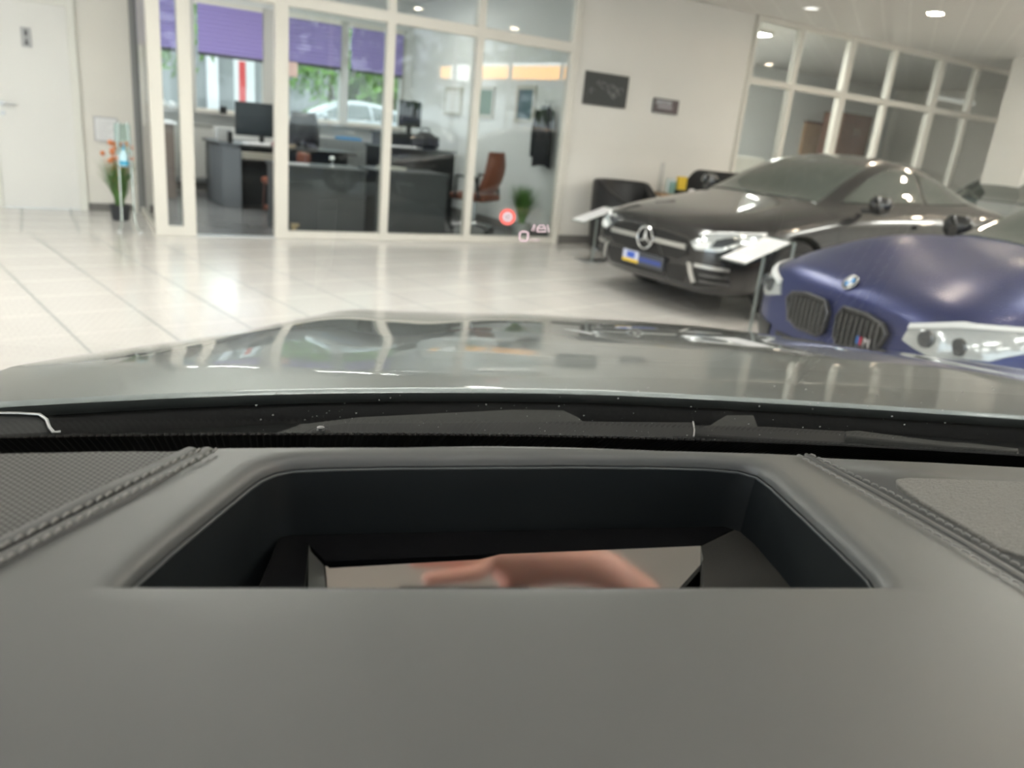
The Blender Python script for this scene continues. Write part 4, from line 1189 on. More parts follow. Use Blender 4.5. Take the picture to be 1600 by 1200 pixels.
MB().box((6.44, 7.56, TT), (6.56, 7.57, TT + .15)).box((6.44, 7.62, TT), (6.56, 7.63, TT + .18)).box((6.44, 7.56, TT), (6.56, 7.63, TT + .006)).build('clear_box', 'acrylic', t)
MB().box((6.45, 7.575, TT + .008), (6.55, 7.612, TT + .17)).build('leaflets', 'paper', t)
o = MB().box((6.42, 7.74, TT), (6.432, 7.75, TT + .36)).box((6.46, 7.74, TT), (6.472, 7.75, TT + .36)).box((6.41, 7.70, TT), (6.49, 7.78, TT + .012)).build('table_rod_stand', 'steel', None)
tag(o, 'slim twin steel rods of a small stand at the left of the beech table', 'stand')
clutter('yellow card box standing on the black tray on the beech table', 'box', 'card_box', 6.68, 7.62, TT + .055, 0.13, 0.05, 0.16, 'yellow')
clutter('black tray under the yellow box on the beech table', 'tray', 'black_tray', 6.68, 7.62, TT, 0.20, 0.14, 0.055, 'black_satin')
clutter('small white card standing right of the yellow box on the beech table', 'card', 'table_card', 6.76, 7.50, TT, 0.09, 0.012, 0.08, 'paper')

def price_stand(label, x, y, h=0.75):
    t = thing('price_stand', label, 'sign stand', (x, y, 0), 'price stands beside the parked cars')
    for dx in (0.0, 0.27):
        MB().box((x + dx - .012, y - .004, 0.01), (x + dx + .012, y + .004, h + dx * .36 - .02)).build('post', mat('stand_steel', (0.42, 0.47, 0.46), .3, .6), t, bevel=.001)
    MB().box((x - .08, y - .06, 0), (x + .35, y + .22, 0.012)).build('base_plate', 'steel', t, bevel=0.003)
    tilt = Matrix.Translation((x + .02, y + .10, h)) @ Matrix.Rotation(R(-20), 4, 'Y')
    p_ = MB(tilt).box((-.225, -.125, 0), (.245, .125, 0.008)).build('sign_plate', 'acrylic', t, bevel=0.002)
    MB(tilt).box((-.21, -.115, 0.0085), (.21, .115, 0.011)).build('price_sheet', 'paper', p_)
    ln_ = MB(tilt)
    for k in range(6):
        ln_.box((.16 - k * .05, -.10, 0.0112), (.17 - k * .05, .04 + .05 * ((k * 7) % 3) / 2, 0.0118))
    ln_.build('print_lines', mat('print_lines', (0.55, 0.55, 0.58), .6), p_)
    return t

price_stand('white tilted price sheet on steel posts in front of the left tub chair', 4.97, 6.92, 0.50)
price_stand('white tilted price sheet on steel posts before the coupe headlight, left of the blue car', 4.07, 3.70, 0.66)

# square white column at the right edge
t = ony(1597, 320, 6.0)
colx = 13.2
MB().box((12.6, 6.8, 0), (13.2, 7.4, CZ)).build('column', 'wall')['kind'] = 'structure'

# ================================================================== outside
asph = mat('asphalt', (0.16, 0.16, 0.165), 0.85, noise=0.2, nscale=2)
MB().box((-60, WY + 0.3, -0.25), (80, 70, 0.20)).build('ground', asph)['kind'] = 'structure'
MB().box((-60, -70, -0.25), (80, YS - 0.1, -0.12)).build('ground', asph)['kind'] = 'structure'
white_paint = mat('white_car_paint', (0.80, 0.82, 0.82), 0.3, coat=1.0)
silver_paint = mat('silver_car_paint', (0.34, 0.35, 0.36), 0.3, 0.6, coat=1.0)
car_copy(coupe, 'silver car parked outside the office window, behind the large monitor', 'car', silver_paint, 3.0, 17.2, 0.20, R(178), 'cars parked outside the office windows')
car_copy(coupe, 'white car parked outside before green bushes, right of the blue cloth', 'car', white_paint, 4.75, 14.9, 0.20, R(178), 'cars parked outside the office windows')
car_copy(coupe, 'dark grey car parked outside left of the white car', 'car', mat('grey_car_paint', (0.10, 0.11, 0.12), .3, .5, coat=1.0), -3.6, 17.6, 0.20, R(178), 'cars parked outside the office windows')

def tree(x, y, h, r, label, group='trees outside the windows', trunk=True, n=900, ls=0.2):
    gz = 0.2 if y > 0 else -0.12
    t = thing('tree', label, 'tree', (x, y, gz), group)
    MB().tube([(x, y, gz), (x + .1, y, h * .3), (x, y + .1, h * .7)], [0.16, 0.12, 0.05]).build('trunk', 'tree_bark', t, smooth=True)
    lf = MB()
    for _ in range(n):
        a = random.uniform(0, 2 * pi); u = random.uniform(-1, 1); q = r * random.uniform(.3, 1) ** .5
        c = Vector((x + q * cos(a) * (1 - u * u) ** .5, y + q * sin(a) * (1 - u * u) ** .5, h * .62 + q * u * h * .40 / r))
        d1 = Vector((random.uniform(-1, 1), random.uniform(-1, 1), random.uniform(-1, 1))).normalized() * ls
        d2 = d1.orthogonal().normalized() * ls * .5
        lf.add([c - d1, c + d2, c + d1, c - d2], [(0, 1, 2, 3)])
    o = lf.build('foliage', 'green_leaf', t)
    return t
M['green_leaf'] = mat('leaves', (0.13, 0.25, 0.05), 0.6, noise=0.6, nscale=1.2)
for i, (x, y, h, r) in enumerate(((8.0, 25, 5.5, 2.6), (13.4, 25, 5.5, 2.6), (2.2, 31, 7, 3.2), (9.0, 31, 8, 3.2), (-5, 27, 7, 2.8), (16.5, 32, 7, 3.2), (-5, 36, 8, 3.2))):
    tree(x, y, h, r, 'green leafy tree outside the office windows, %s in its row' % ORD[i])
for i, (x, y, h, r) in enumerate(((12, -34, 9, 4.5), (22, -38, 10, 4.8), (32, -36, 10, 4.8), (42, -40, 11, 5), (2, -38, 9, 4.5))):
    tree(x, y, h, r, 'leafy tree behind the fuel station, %s from the left, seen only mirrored' % ORD[i], 'trees behind the fuel station', n=700, ls=0.5)
t = thing('hedge', 'dense green hedge behind the white car outside the office window', 'hedge', (10, 18.9, 0.2))
lf = MB()
for _ in range(5200):
    c = Vector((random.uniform(6.0, 14.0), 18.9 + random.uniform(-.7, .7), random.uniform(0.25, 2.5)))
    c.z = min(c.z, 2.3 + .25 * sin(c.x * 2.1))
    d1 = Vector((random.uniform(-1, 1), random.uniform(-1, 1), random.uniform(-1, 1))).normalized() * .16
    d2 = d1.orthogonal().normalized() * .09
    lf.add([c - d1, c + d2, c + d1, c - d2], [(0, 1, 2, 3)])
lf.build('foliage', 'green_leaf', t)
for k in range(6):
    MB().tube([(6.8 + k * 1.3, 18.9, .2), (6.9 + k * 1.3, 18.95, .8), (6.8 + k * 1.3, 18.9, 1.9)], [.05, .04, .02]).build('trunk', 'tree_bark', t, smooth=True)
t = thing('price_pylon', 'white pylon with a red stripe outside the office window', 'pylon', (4.9, 26, 0.2))
MB().box((4.66, 25.8, 0.2), (5.2, 26.2, 2.75)).build('pylon_body', mat('pylon_white', (0.8, 0.82, 0.82), .5), t)
MB().box((4.74, 25.77, 0.9), (4.93, 25.8, 2.5)).build('red_panel', mat('pylon_red', (0.65, 0.08, 0.08), .5), t)
t = thing('far_building', 'grey building with pale columns far outside the office windows', 'building', (-2, 44, 0.2))
MB().box((-14, 42, 0.2), (18, 46, 6.5)).build('wall', mat('far_grey', (0.30, 0.31, 0.31), .8), t)
for k in range(10):
    MB().box((-13 + k * 3.2, 41.6, 0.2), (-12.5 + k * 3.2, 42, 6.3)).build('pillar', 'pylon_p' if False else 'paper', t)
# fuel station behind the camera, mirrored in the office glass
t = thing('fuel_station', 'yellow and white lit fuel station canopy mirrored in the office glass', 'canopy', (26, -26, -0.12))
M['canopy_yellow'] = mat('canopy_yellow', (0.9, 0.45, 0.06), .5, emis=(1.0, 0.40, 0.05), estr=5.5)
M['canopy_white'] = mat('canopy_white', (0.9, 0.9, 0.9), .5, emis=(1, 1, 1), estr=3.0)

def cb(name, m, z0, z1, f0, f1):
    a = Vector((18.4, -25.5, 0)); b = Vector((19.8, -15.2, 0))
    d = b - a; n_ = Vector((-d.y, d.x, 0)).normalized() * .25
    p, q = a + d * f0, a + d * f1
    MB().add([p + Vector((0, 0, z0)), q + Vector((0, 0, z0)), q - n_ + Vector((0, 0, z0)), p - n_ + Vector((0, 0, z0)), p + Vector((0, 0, z1)), q + Vector((0, 0, z1)), q - n_ + Vector((0, 0, z1)), p - n_ + Vector((0, 0, z1))],
             [(0, 3, 2, 1), (4, 5, 6, 7), (0, 1, 5, 4), (1, 2, 6, 5), (2, 3, 7, 6), (3, 0, 4, 7)]).build(name, m, t)
cb('yellow_fascia', 'canopy_yellow', 3.72, 4.28, 0.0, 0.10)
cb('white_fascia', 'canopy_white', 3.60, 4.38, 0.10, 0.24)
cb('yellow_fascia', 'canopy_yellow', 3.72, 4.28, 0.30, 1.0)
cb('white_edge', 'canopy_white', 4.28, 4.42, 0.30, 1.0)
MB().box((20.2, -26, 4.0), (30, -15, 4.3)).build('canopy_roof', 'wall_cool', t)
for x, y in ((22, -23), (22, -18), (28, -23), (28, -18)):
    MB().box((x - .15, y - .15, -0.12), (x + .15, y + .15, 4.0)).build('canopy_column', 'wall_cool', t)

# ================================================================== the silver car the photo is taken from
HF = ray(700, 196); HF.z = 0; HF.normalize()
HR = Vector((HF.y, -HF.x, 0))
def cw(s, u, z):
    """car frame: s forward, u to the right of the driver's eye line, z height -> world"""
    return HF * s + HR * u + Vector((0, 0, z))
own = thing('car', 'silver car seen from behind its own windshield, dashboard and bonnet in the foreground', 'car', cw(0.3, 0.4, 0.0))
M['hood_silver'] = mat('silver_bonnet_paint', (0.27, 0.30, 0.30), 0.38, 0.7, coat=1.0, coat_r=0.01, noise=0.04, nscale=60)
M['cowl'] = mat('black_cowl_plastic', (0.024, 0.026, 0.027), 0.6, noise=0.3, nscale=40, spec=.2)
M['cowl_light'] = mat('grey_cowl_plastic', (0.060, 0.062, 0.060), 0.7, spec=.15, noise=0.3, nscale=150, bump=.2, bscale=900)
M['wiper'] = mat('wiper_black', (0.020, 0.021, 0.022), 0.6, noise=0.2, spec=.25)
M['dash'] = mat('grey_soft_plastic', (0.112, 0.117, 0.118), 0.40, noise=0.02, bump=0.04, bscale=2500, spec=.8)
M['dash_leather'] = mat('grey_dash_leather', (0.108, 0.110, 0.110), 0.42, bump=0.10, bscale=1200, noise=.03)
M['recess'] = mat('dark_recess', (0.010, 0.013, 0.015), 0.5, spec=.25, noise=0.05)
M['thread'] = mat('grey_thread', (0.27, 0.27, 0.26), 0.6)
M['headliner'] = mat('cream_headliner', (0.75, 0.73, 0.66), 0.9, noise=.03, nscale=200)

HC, HALF, NOSE = .49, .95, 2.55       # car centre line, half width and length of the bonnet
def rear_s(u): return .868 - .178 * abs(u - .58) ** 2.4
def hood_z(s, u):
    t = s - .85
    t2 = max(0, s - rear_s(u))
    v = u - HC
    e = abs(v) / HALF
    z = 1.0 - .105 * t - .0485 * t * t if t > 0 else 1.0
    z -= (.088 * e ** 4) * min(1, t2 * 1.1)
    cr = .62 - .25 * t
    d = (cr - abs(v)) / .085
    st = 1 / (1 + math.exp(-max(-30, min(30, d * 2.2))))
    z += .010 * st * min(1, t2 * 3)
    z += .012 * math.exp(-((abs(v) - .72) / .09) ** 2) * min(1, t2 * 2.5)
    f_ = max(0, s - (NOSE - .30 - .28 * e * e))
    return z - 1.1 * f_ * f_
rows = []
NU, NS = 120, 90
for i in range(NS + 1):
    row = []
    for j in range(NU + 1):
        v = -HALF + 2 * HALF * j / NU
        u = HC + v
        s0 = rear_s(u); s1 = NOSE - 0.42 * (abs(v) / HALF) ** 2.6
        s_ = s0 + (s1 - s0) * i / NS
        row.append(cw(s_, u, hood_z(s_, u)))
    rows.append(row)
# rolled rear lip and side edges
lip = []
for dz, ds in ((-0.020, 0.010), (-0.012, 0.001), (-0.005, -0.0025), (-0.0015, -0.001)):
    lip.append([cw(rear_s(HC - HALF + 2 * HALF * j / NU) + ds, HC - HALF + 2 * HALF * j / NU, hood_z(rear_s(HC - HALF + 2 * HALF * j / NU), HC - HALF + 2 * HALF * j / NU) + dz) for j in range(NU + 1)])
MB().grid(lip + rows).build('bonnet', 'hood_silver', own, smooth=True)
# fenders and nose under the bonnet
for s in (-1, 1):
    rr_ = []
    for i in range(41):
        s1 = NOSE - 0.42
        s_ = 0.45 + (s1 - 0.45) * i / 40
        u = HC + s * HALF
        zt = hood_z(max(s_, rear_s(u)), u) - 0.002
        rr_.append([cw(s_, u, zt), cw(s_, u + s * .012, zt - .012), cw(s_, u + s * .030, zt - .08), cw(s_, u + s * .045, zt - .25), cw(s_, u + s * .02, 0.32)])
    MB().grid(rr_).build('fender', 'hood_silver', own, smooth=True)
nz_ = []
for j in range(61):
    v = -HALF + 2 * HALF * j / 60
    u = HC + v
    s1 = NOSE - 0.42 * (abs(v) / HALF) ** 2.6
    zt = hood_z(s1, u)
    nz_.append([cw(s1, u, zt), cw(s1 + .05, u, zt - .06), cw(s1 + .08, u, zt - .20), cw(s1 + .10, u, .40), cw(s1 + .05, u, .20)])
MB().grid(nz_).build('bumper', 'hood_silver', own, smooth=True)
for s in (-1, 1):
    c_ = cw(1.50, HC + s * 0.80, .34)
    mxw = Matrix.Translation(c_) @ Vector((0, 0, 1)).rotation_difference(HR * s).to_matrix().to_4x4()
    tw = MB(mxw).lathe([(.24, -.11), (.32, -.11), (.34, -.08), (.34, .08), (.32, .11), (.24, .11)], 36, cap=False).build('wheel', 'rubber', own, smooth=True)
    MB(mxw).lathe([(.25, .06), (.22, .09), (.05, .05), (.0, .06)], 36, cap=False).build('rim', 'rim_dark', tw, smooth=True)

# cowl behind the bonnet
cg = []
for j in range(41):
    u = HC - .955 + 1.91 * j / 40
    r0 = rear_s(u)
    cg.append([cw(r0 + .06, u, .955), cw(r0 - .03, u, .952), cw(r0 - .10, u, .958), cw(r0 - .17, u, .975), cw(r0 - .20, u, .985)])
MB().grid(cg).build('cowl_panel', 'cowl', own, smooth=True, solid=.006)
MB().grid([[cw(rear_s(HC + v) + .03, HC + v, .93), cw(rear_s(HC + v) + .03, HC + v, .995)] for v in [-.95 + .0475 * k for k in range(41)]]).build('bonnet_seal', 'rubber', own, smooth=True, solid=.012)
# raised step and tab on the cowl
def pz(x, y, z): return onz(x, y, z)
def slab(pts, z, th, name, m, par=own, bevel=.002):
    top = [pz(x, y, z) for x, y in pts]
    n = len(top)
    vs = top + [p - Vector((0, 0, th)) for p in top]
    return MB().add(vs, [tuple(range(n)), tuple(reversed(range(n, 2 * n)))] + [(i, (i + 1) % n, n + (i + 1) % n, n + i) for i in range(n)]).build(name, m, par, bevel=bevel)
slab([(400, 686), (470, 662), (560, 651), (700, 644), (800, 639), (880, 640), (905, 652), (915, 662), (915, 680), (380, 690)], 0.985, .02, 'cowl_step', 'cowl_light')
slab([(1108, 664), (1135, 648), (1178, 648), (1184, 664), (1186, 700), (1090, 700)], 0.99, .02, 'cowl_tab', 'cowl_light')
slab([(1478, 694), (1500, 690), (1592, 700), (1595, 728), (1470, 722)], 1.02, .012, 'cowl_corner', 'cowl_light')
slab([(-60, 688), (-60, 682), (120, 680), (250, 686), (420, 684), (420, 700), (-60, 706)], 1.01, .01, 'cowl_edge', 'cowl')

# wiper gear, lying on the foot of the glass
def wp(x, y, z): return onz(x, y, z)
ZW = 1.045
wa = MB().add([], [])
def strip(pts_top, pts_bot, z0, z1, th, name, m, par, bevel=.0015):
    tp = [wp(x, y, z0) for x, y in pts_top]
    bt = [wp(x, y, z1) for x, y in pts_bot]
    n = len(tp)
    rows_ = []
    for a, b in zip(tp, bt):
        dn = Vector((0, 0, -th))
        rows_.append([a + dn, a, b, b + dn])
    g = MB().grid(rows_)
    g.add(rows_[0], [(0, 1, 2, 3)]); g.add(rows_[-1], [(3, 2, 1, 0)])
    return g.build(name, m, par, bevel=bevel)
arm = strip([(515, 664), (540, 661), (700, 660), (900, 658), (1085, 659)], [(515, 684), (540, 684), (700, 684), (900, 686), (1085, 682)], ZW, ZW, .012, 'wiper_arm', 'wiper', own)
p = wp(501, 674, ZW + .002)
MB().lathe([(.0085, -.02), (.0085, -.001), (.006, .001), (.0, .0015)], 20, Matrix.Translation(p)).build('pivot_cap', 'wiper', arm, smooth=True)
MB().lathe([(.003, .0), (.003, .0035), (.0, .0045)], 8, Matrix.Translation(p)).build('pivot_nut', 'steel', arm, smooth=True)
strip([(460, 686), (478, 671), (492, 666), (515, 664)], [(460, 692), (480, 690), (492, 690), (515, 688)], ZW - .004, ZW - .004, .012, 'arm_root', 'wiper', arm)
MB().tube([wp(1083, 659, ZW + .001), wp(1085, 672, ZW + .001), wp(1084, 682, ZW)], .0008).build('clip_edge', 'steel', arm)
bl = strip([(975, 673), (1085, 664), (1200, 666), (1320, 673), (1400, 682), (1468, 690)], [(975, 684), (1085, 678), (1200, 686), (1320, 692), (1400, 697), (1470, 700)], ZW - .006, ZW - .006, .008, 'wiper_blade', 'wiper', own)
strip([(1322, 673), (1340, 672), (1480, 690), (1590, 700)], [(1322, 681), (1340, 683), (1480, 697), (1590, 705)], ZW, ZW, .006, 'wiper_arm', 'cowl_light', own)
# bent silver edge at the far left
MB().tube([wp(-60, 645, 1.0), wp(30, 646, 1.0), wp(62, 648, 1.0), wp(73, 656, 1.0), wp(77, 668, 1.0), wp(84, 676, 1.0), wp(95, 675, 1.0)], .0016).build('hinge_edge', 'steel', own, smooth=True)
slab([(-60, 648), (60, 650), (72, 660), (78, 676), (-60, 684)], .998, .02, 'hinge_cover', 'cowl')

# windshield: curved pane raked over the dashboard
def base_s(u): return 0.437 - 0.165 * (u - 0.40) ** 2
RK = tan(R(38))
def ws(u, z): return cw(base_s(u) + .063 - (z - 1.089) / RK + .06 * max(0, z - 1.089) ** 1.5, u, z)
wg = [[ws(HC - .84 + 1.68 * j / 48, 1.0 + (1.545 - 1.0) * i / 30) for j in range(49)] for i in range(31)]
M['shield'] = glass_mat('windshield_glass', (0.965, 0.985, 0.975), 0.02, mult=1.0, power=5.0)
MB().grid(wg).build('windshield', 'shield', own, smooth=True, solid=.0045)
# ribbed black band along its foot
M['ribs'] = mat('ribbed_black_band', (0.020, 0.020, 0.020), 0.5, spec=.4)
bd = MB()
NR = 820
rb = []
for j in range(NR + 1):
    u = HC - .82 + 1.64 * j / NR
    zt = 1.0902 if j % 2 else 1.0882
    rb.append([ws(u, 1.035) - HF * .0058, ws(u + .012, zt) - HF * (.0058 + (.0014 if j % 2 else 0))])
bd.grid(rb).build('frit_band', 'ribs', own, solid=.0015)

tray = []  # unseen dark sheet added so the windshield does not mirror the tiled floor
for j in range(41):
    u = HC - .82 + 1.64 * j / 40
    b_ = base_s(u)
    tray.append([cw(b_ + .0015, u, 1.075), cw(b_ + .004, u, 1.082), cw(b_ + .06, u, 1.048), cw(b_ + .145, u, 1.004), cw(b_ + .18, u, .985)])
MB().grid(tray).build('reflection_blocker', mat('blocker_black', (0.022, 0.022, 0.022), .6, spec=.3), own, smooth=True, solid=.004)
# ---------------- dashboard
ZD = 1.104
def dz(x, y, z=ZD): return onz(x, y, z)
def front_pt(u, z=ZD, ds=0.0): return cw(base_s(u) + ds, u, z)
# left and right seam lines, on the dash plane (world)
sl0, sl1 = dz(330, 704), dz(-10, 880)
sr0, sr1 = dz(1258, 712), dz(1610, 905)
def ext(a, b, k): return a + (b - a) * k
def uu(p): return p.dot(HR)
def ss(p): return p.dot(HF)
# cover with the opening
op_px = [(170, 914), (200, 884), (256, 836), (322, 784), (380, 739), (400, 726), (422, 717), (448, 712), (520, 709), (620, 707), (760, 706), (900, 706.5), (1020, 709), (1110, 712), (1164, 717), (1192, 725), (1216, 742), (1268, 788), (1328, 842), (1374, 886), (1392, 915)]
near = [(1350, 915), (1200, 914.6), (1000, 914), (780, 914), (560, 914), (360, 914), (215, 914)]
loop = [dz(x, y) for x, y in op_px + near]
nl = len(loop)
cen = sum(loop, Vector()) / nl
def outer_hit(c, d):
    """from the opening's middle outwards to the cover outline"""
    best = None
    for i in range(len(outline)):
        a, b = outline[i], outline[(i + 1) % len(outline)]
        e = b - a
        den = d.x * e.y - d.y * e.x
        if abs(den) < 1e-9: continue
        w_ = a - c
        k = (w_.x * e.y - w_.y * e.x) / den
        q = (w_.x * d.y - w_.y * d.x) / den
        if k > 0 and -1e-6 <= q <= 1 + 1e-6 and (best is None or k < best): best = k
    return c + d * (best if best else .3)
fl_ = [front_pt(uu(sl0) + (uu(sr0) - uu(sl0)) * k / 24, ZD, -.002) for k in range(25)]
outline = fl_ + [ext(sr0, sr1, 1.0), ext(sr0, sr1, 2.6), ext(sl0, sl1, 2.4), ext(sl0, sl1, 1.0)]
def up(p, dzv): return p + Vector((0, 0, dzv))
def inset(p, d): # towards the middle
    v = (cen - p); v.z = 0
    return p + v.normalized() * d
dense = []
for i in range(nl):
    a, b = loop[i], loop[(i + 1) % nl]
    m_ = max(1, int((b - a).length / .006))
    for k in range(m_): dense.append(a + (b - a) * k / m_)
ring_o = []
for p in dense:
    ring_o.append(outer_hit(p, (p - cen).normalized()))
def rise(p):
    return 0.0
N_ = len(dense)
rows = []
for k in range(7):
    f_ = k / 6
    rows.append([ring_o[i] * (1 - f_) + inset(dense[i], -.008) * f_ for i in range(N_)] )
prof = [(-.0035, -.0003), (-.0005, -.0012), (.0015, -.0028), (.0024, -.0048), (.0028, -.0075)]
for d_, z_ in prof:
    rows.append([up(inset(p, d_), z_) for p in dense])
rows = [r_ + [r_[0]] for r_ in rows]
# the cover falls away to the driver beyond the frame
MB().grid(rows).build('display_cover', 'dash', own, smooth=True)
# skirt of the cover below, so it has depth
sk_ = [up(p, 0) for p in outline]
MB().grid([sk_ + [sk_[0]], [up(p, -.05) for p in sk_] + [up(sk_[0], -.05)]]).build('cover_side', 'dash', own)
# recess inside
rc = MB()
r0 = [up(inset(p, .0030), -.0078) for p in dense]
depth = -.046
r1 = []
for p in dense:
    q = inset(p, .014)
    r1.append(up(q, -.13))
rc.grid([r0 + [r0[0]], [up(inset(p, .005), -.016) for p in dense] + [up(inset(dense[0], .005), -.016)], r1 + [r1[0]]])
rc.add([up(p, -.13) for p in [Vector((q.x, q.y, ZD)) for q in r1]], [tuple(range(N_))])
rc.build('display_recess', 'recess', own, smooth=True)
rcs = MB().tube([up(inset(p, .0034), -.0088) for p in dense], .0008, closed=True).build('recess_gasket', mat('gasket_grey', (0.10, 0.11, 0.115), .35), own, smooth=True)

# display glass and mirror in the opening
ZM = ZD - .045
E0_ = Vector((0, 0, EYE))
def plane_pt(x, y, p0, n):
    d = ray(x, y); o = Vector((0, 0, EYE))
    return o + d * ((p0 - o).dot(n) / d.dot(n))
MT = R(55.5)                                  # tilt of the mirror towards the driver
m0 = onz(800, 866, ZM)
mn = (HF * -sin(MT) + Vector((0, 0, 1)) * cos(MT)).normalized()
mq = [(508, 878), (1095, 853), (1090, 1010), (520, 1030)]
mv = [plane_pt(x, y, m0, mn) for x, y in mq]
M['mirror'] = mat('fold_mirror', (0.92, 0.92, 0.92), 0.06, 1.0, noise=.02)
nt = M['mirror'].node_tree
MB().add([p + mn * .0 for p in mv] + [p - mn * .004 for p in mv], [(0, 1, 2, 3), (7, 6, 5, 4), (0, 4, 5, 1), (1, 5, 6, 2), (2, 6, 7, 3), (3, 7, 4, 0)]).build('fold_mirror', 'mirror', own)
# rim of the mirror: bright glass edges
M['mirror_edge'] = mat('mirror_edge', (0.30, 0.31, 0.29), 0.3)
le = [plane_pt(x, y, m0, mn) for x, y in ((482, 850), (494, 872), (506, 878), (516, 1040), (480, 1040))]
re_ = [plane_pt(x, y, m0 - mn * .001, mn) for x, y in ((1096, 853), (1101, 882), (1103, 1010), (1088, 1010), (1080, 905))]
for q in (le, re_):
    n = len(q)
    MB().add([p - mn * .001 for p in q] + [p - mn * .006 for p in q], [tuple(range(n)), tuple(reversed(range(n, 2 * n)))] + [(i, (i + 1) % n, n + (i + 1) % n, n + i) for i in range(n)]).build('mirror_edge', 'mirror_edge', own)
for nm, bp, mm in (('display_shelf', [(440, 836), (1160, 822), (1096, 852.5), (508, 877), (482, 850)], 'black_gloss'), ('display_shelf', [(438, 836), (483, 850), (470, 975), (380, 975)], 'black_gloss'), ('felt_shelf', [(1160, 822), (1280, 975), (1104, 975), (1096, 853)], 'felt')):
    M.setdefault('felt', mat('grey_felt', (0.035, 0.034, 0.031), .9, bump=.2, bscale=1500))
    bx = [onz(x, y, ZM) for x, y in bp]
    n = len(bx)
    MB().add(bx + [p - Vector((0, 0, .003)) for p in bx], [tuple(range(n)), tuple(reversed(range(n, 2 * n)))] + [(i, (i + 1) % n, n + (i + 1) % n, n + i) for i in range(n)]).build(nm, M[mm], own)

# leather on both sides of the cover
def side_pad(sgn, name, m, z=ZD - .0015):
    pts = []
    rows_ = []
    a0_, a1_ = (sl0, sl1) if sgn < 0 else (sr0, sr1)
    for k in range(13):
        f_ = k / 12
        u_in = None
        p_in = ext(a0_, a1_, f_ * 2.4)
        u_out = (HC + .84) if sgn > 0 else (HC - .84)
        row = []
        for q in range(13):
            g_ = q / 12
            # far end follows the windshield arc, near end a straight line across
            u_f = uu(sl0 if sgn < 0 else sr0) * (1 - g_) + u_out * g_
            pf = front_pt(u_f, z, -.002)
            s_near = ss(ext(a0_, a1_, 2.4))
            u_n = uu(ext(a0_, a1_, 2.4)) * (1 - g_) + u_out * g_
            pn = cw(s_near, u_n, z - .03 * f_)
            pp = pf * (1 - f_) + pn * f_
            pp.z = z - 0.0 - .02 * max(0, g_ - .5) * f_
            row.append(pp)
        rows_.append(row)
    return MB().grid(rows_).build(name, m, own, smooth=True, solid=.03)
side_pad(-1, 'driver_side_pad', 'dash_leather')
side_pad(1, 'passenger_side_pad', 'dash_leather')

def seam(px_pts, name_cord, wid, z, stitches=True, r_=.0011, pitch=.0055, hstep=.0012):
    """stitched line through the given picture points on the dash plane"""
    P_ = [onz(x, y, z) for x, y in px_pts]
    fine = []
    for a, b in zip(P_, P_[1:]):
        m_ = max(1, int((b - a).length / .004))
        for k in range(m_): fine.append(a + (b - a) * k / m_)
    fine.append(P_[-1])
    mb_ = MB()
    L = 0
    i = 0
    acc = 0.0
    a, b = P_[0], P_[-1]
    segs = []
    for a, b in zip(P_, P_[1:]):
        d_ = (b - a); l_ = d_.length; d_.normalize()
        side_ = Vector((-d_.y, d_.x, 0))
        k = 0
        while k * pitch < l_:
            c = a + d_ * (k * pitch)
            mb_.tube([c - d_ * .0019 - side_ * .0005 + Vector((0, 0, -.0003)), c - d_ * .0010 - side_ * .0003 + Vector((0, 0, hstep * .35)), c + d_ * .0010 + side_ * .0003 + Vector((0, 0, hstep * .35)), c + d_ * .0019 + side_ * .0005 + Vector((0, 0, -.0003))], [.0005, .00075, .00075, .0005], n=6)
            k += 1
    return mb_.build('stitching', 'thread', own, smooth=True)
def cord(px_pts, wid, z, name, m, h=.002):
    """padded strip following picture points (left edge list, right edge list)"""
    A_, B_ = px_pts
    rows_ = []
    for (xa, ya), (xb, yb) in zip(A_, B_):
        a = onz(xa, ya, z); b = onz(xb, yb, z)
        rows_.append([a + (b - a) * g_ + Vector((0, 0, h * sin(pi * g_) ** .6 if 0 < g_ < 1 else -.002)) for g_ in [q / 8 for q in range(9)]])
    return MB().grid(rows_).build(name, m, own, smooth=True, solid=.004)
# left: grey leather strip with two stitched rows
cord(([(285, 704), (150, 765), (0, 842), (-150, 918)], [(310, 704), (175, 775), (0, 864), (-150, 940)]), .01, ZD, 'leather_strip', 'dash_leather', .0022)
cord(([(311, 704), (176, 775), (0, 865), (-150, 941)], [(336, 704), (200, 787), (0, 888), (-150, 964)]), .01, ZD, 'leather_strip', 'dash_leather', .0022)
seam([(310, 704), (240, 737), (120, 797), (0, 855), (-100, 905)], None, 0, ZD + .0022)
seam([(336, 704), (265, 740), (140, 803), (0, 878), (-100, 930)], None, 0, ZD + .0020)
# right: raised centre welt and two stitched rows
cord(([(1262, 711), (1380, 772), (1500, 840), (1700, 957), (2300, 1330)], [(1256, 711), (1368, 773), (1486, 841), (1690, 967), (2290, 1350)]), .01, ZD, 'leather_welt', 'dash_leather', .0014)
seam([(1270, 712), (1392, 770), (1510, 836), (1620, 900), (2300, 1300)], None, 0, ZD + .0012)
seam([(1250, 713), (1360, 776), (1480, 845), (1600, 917), (2280, 1350)], None, 0, ZD + .0012)
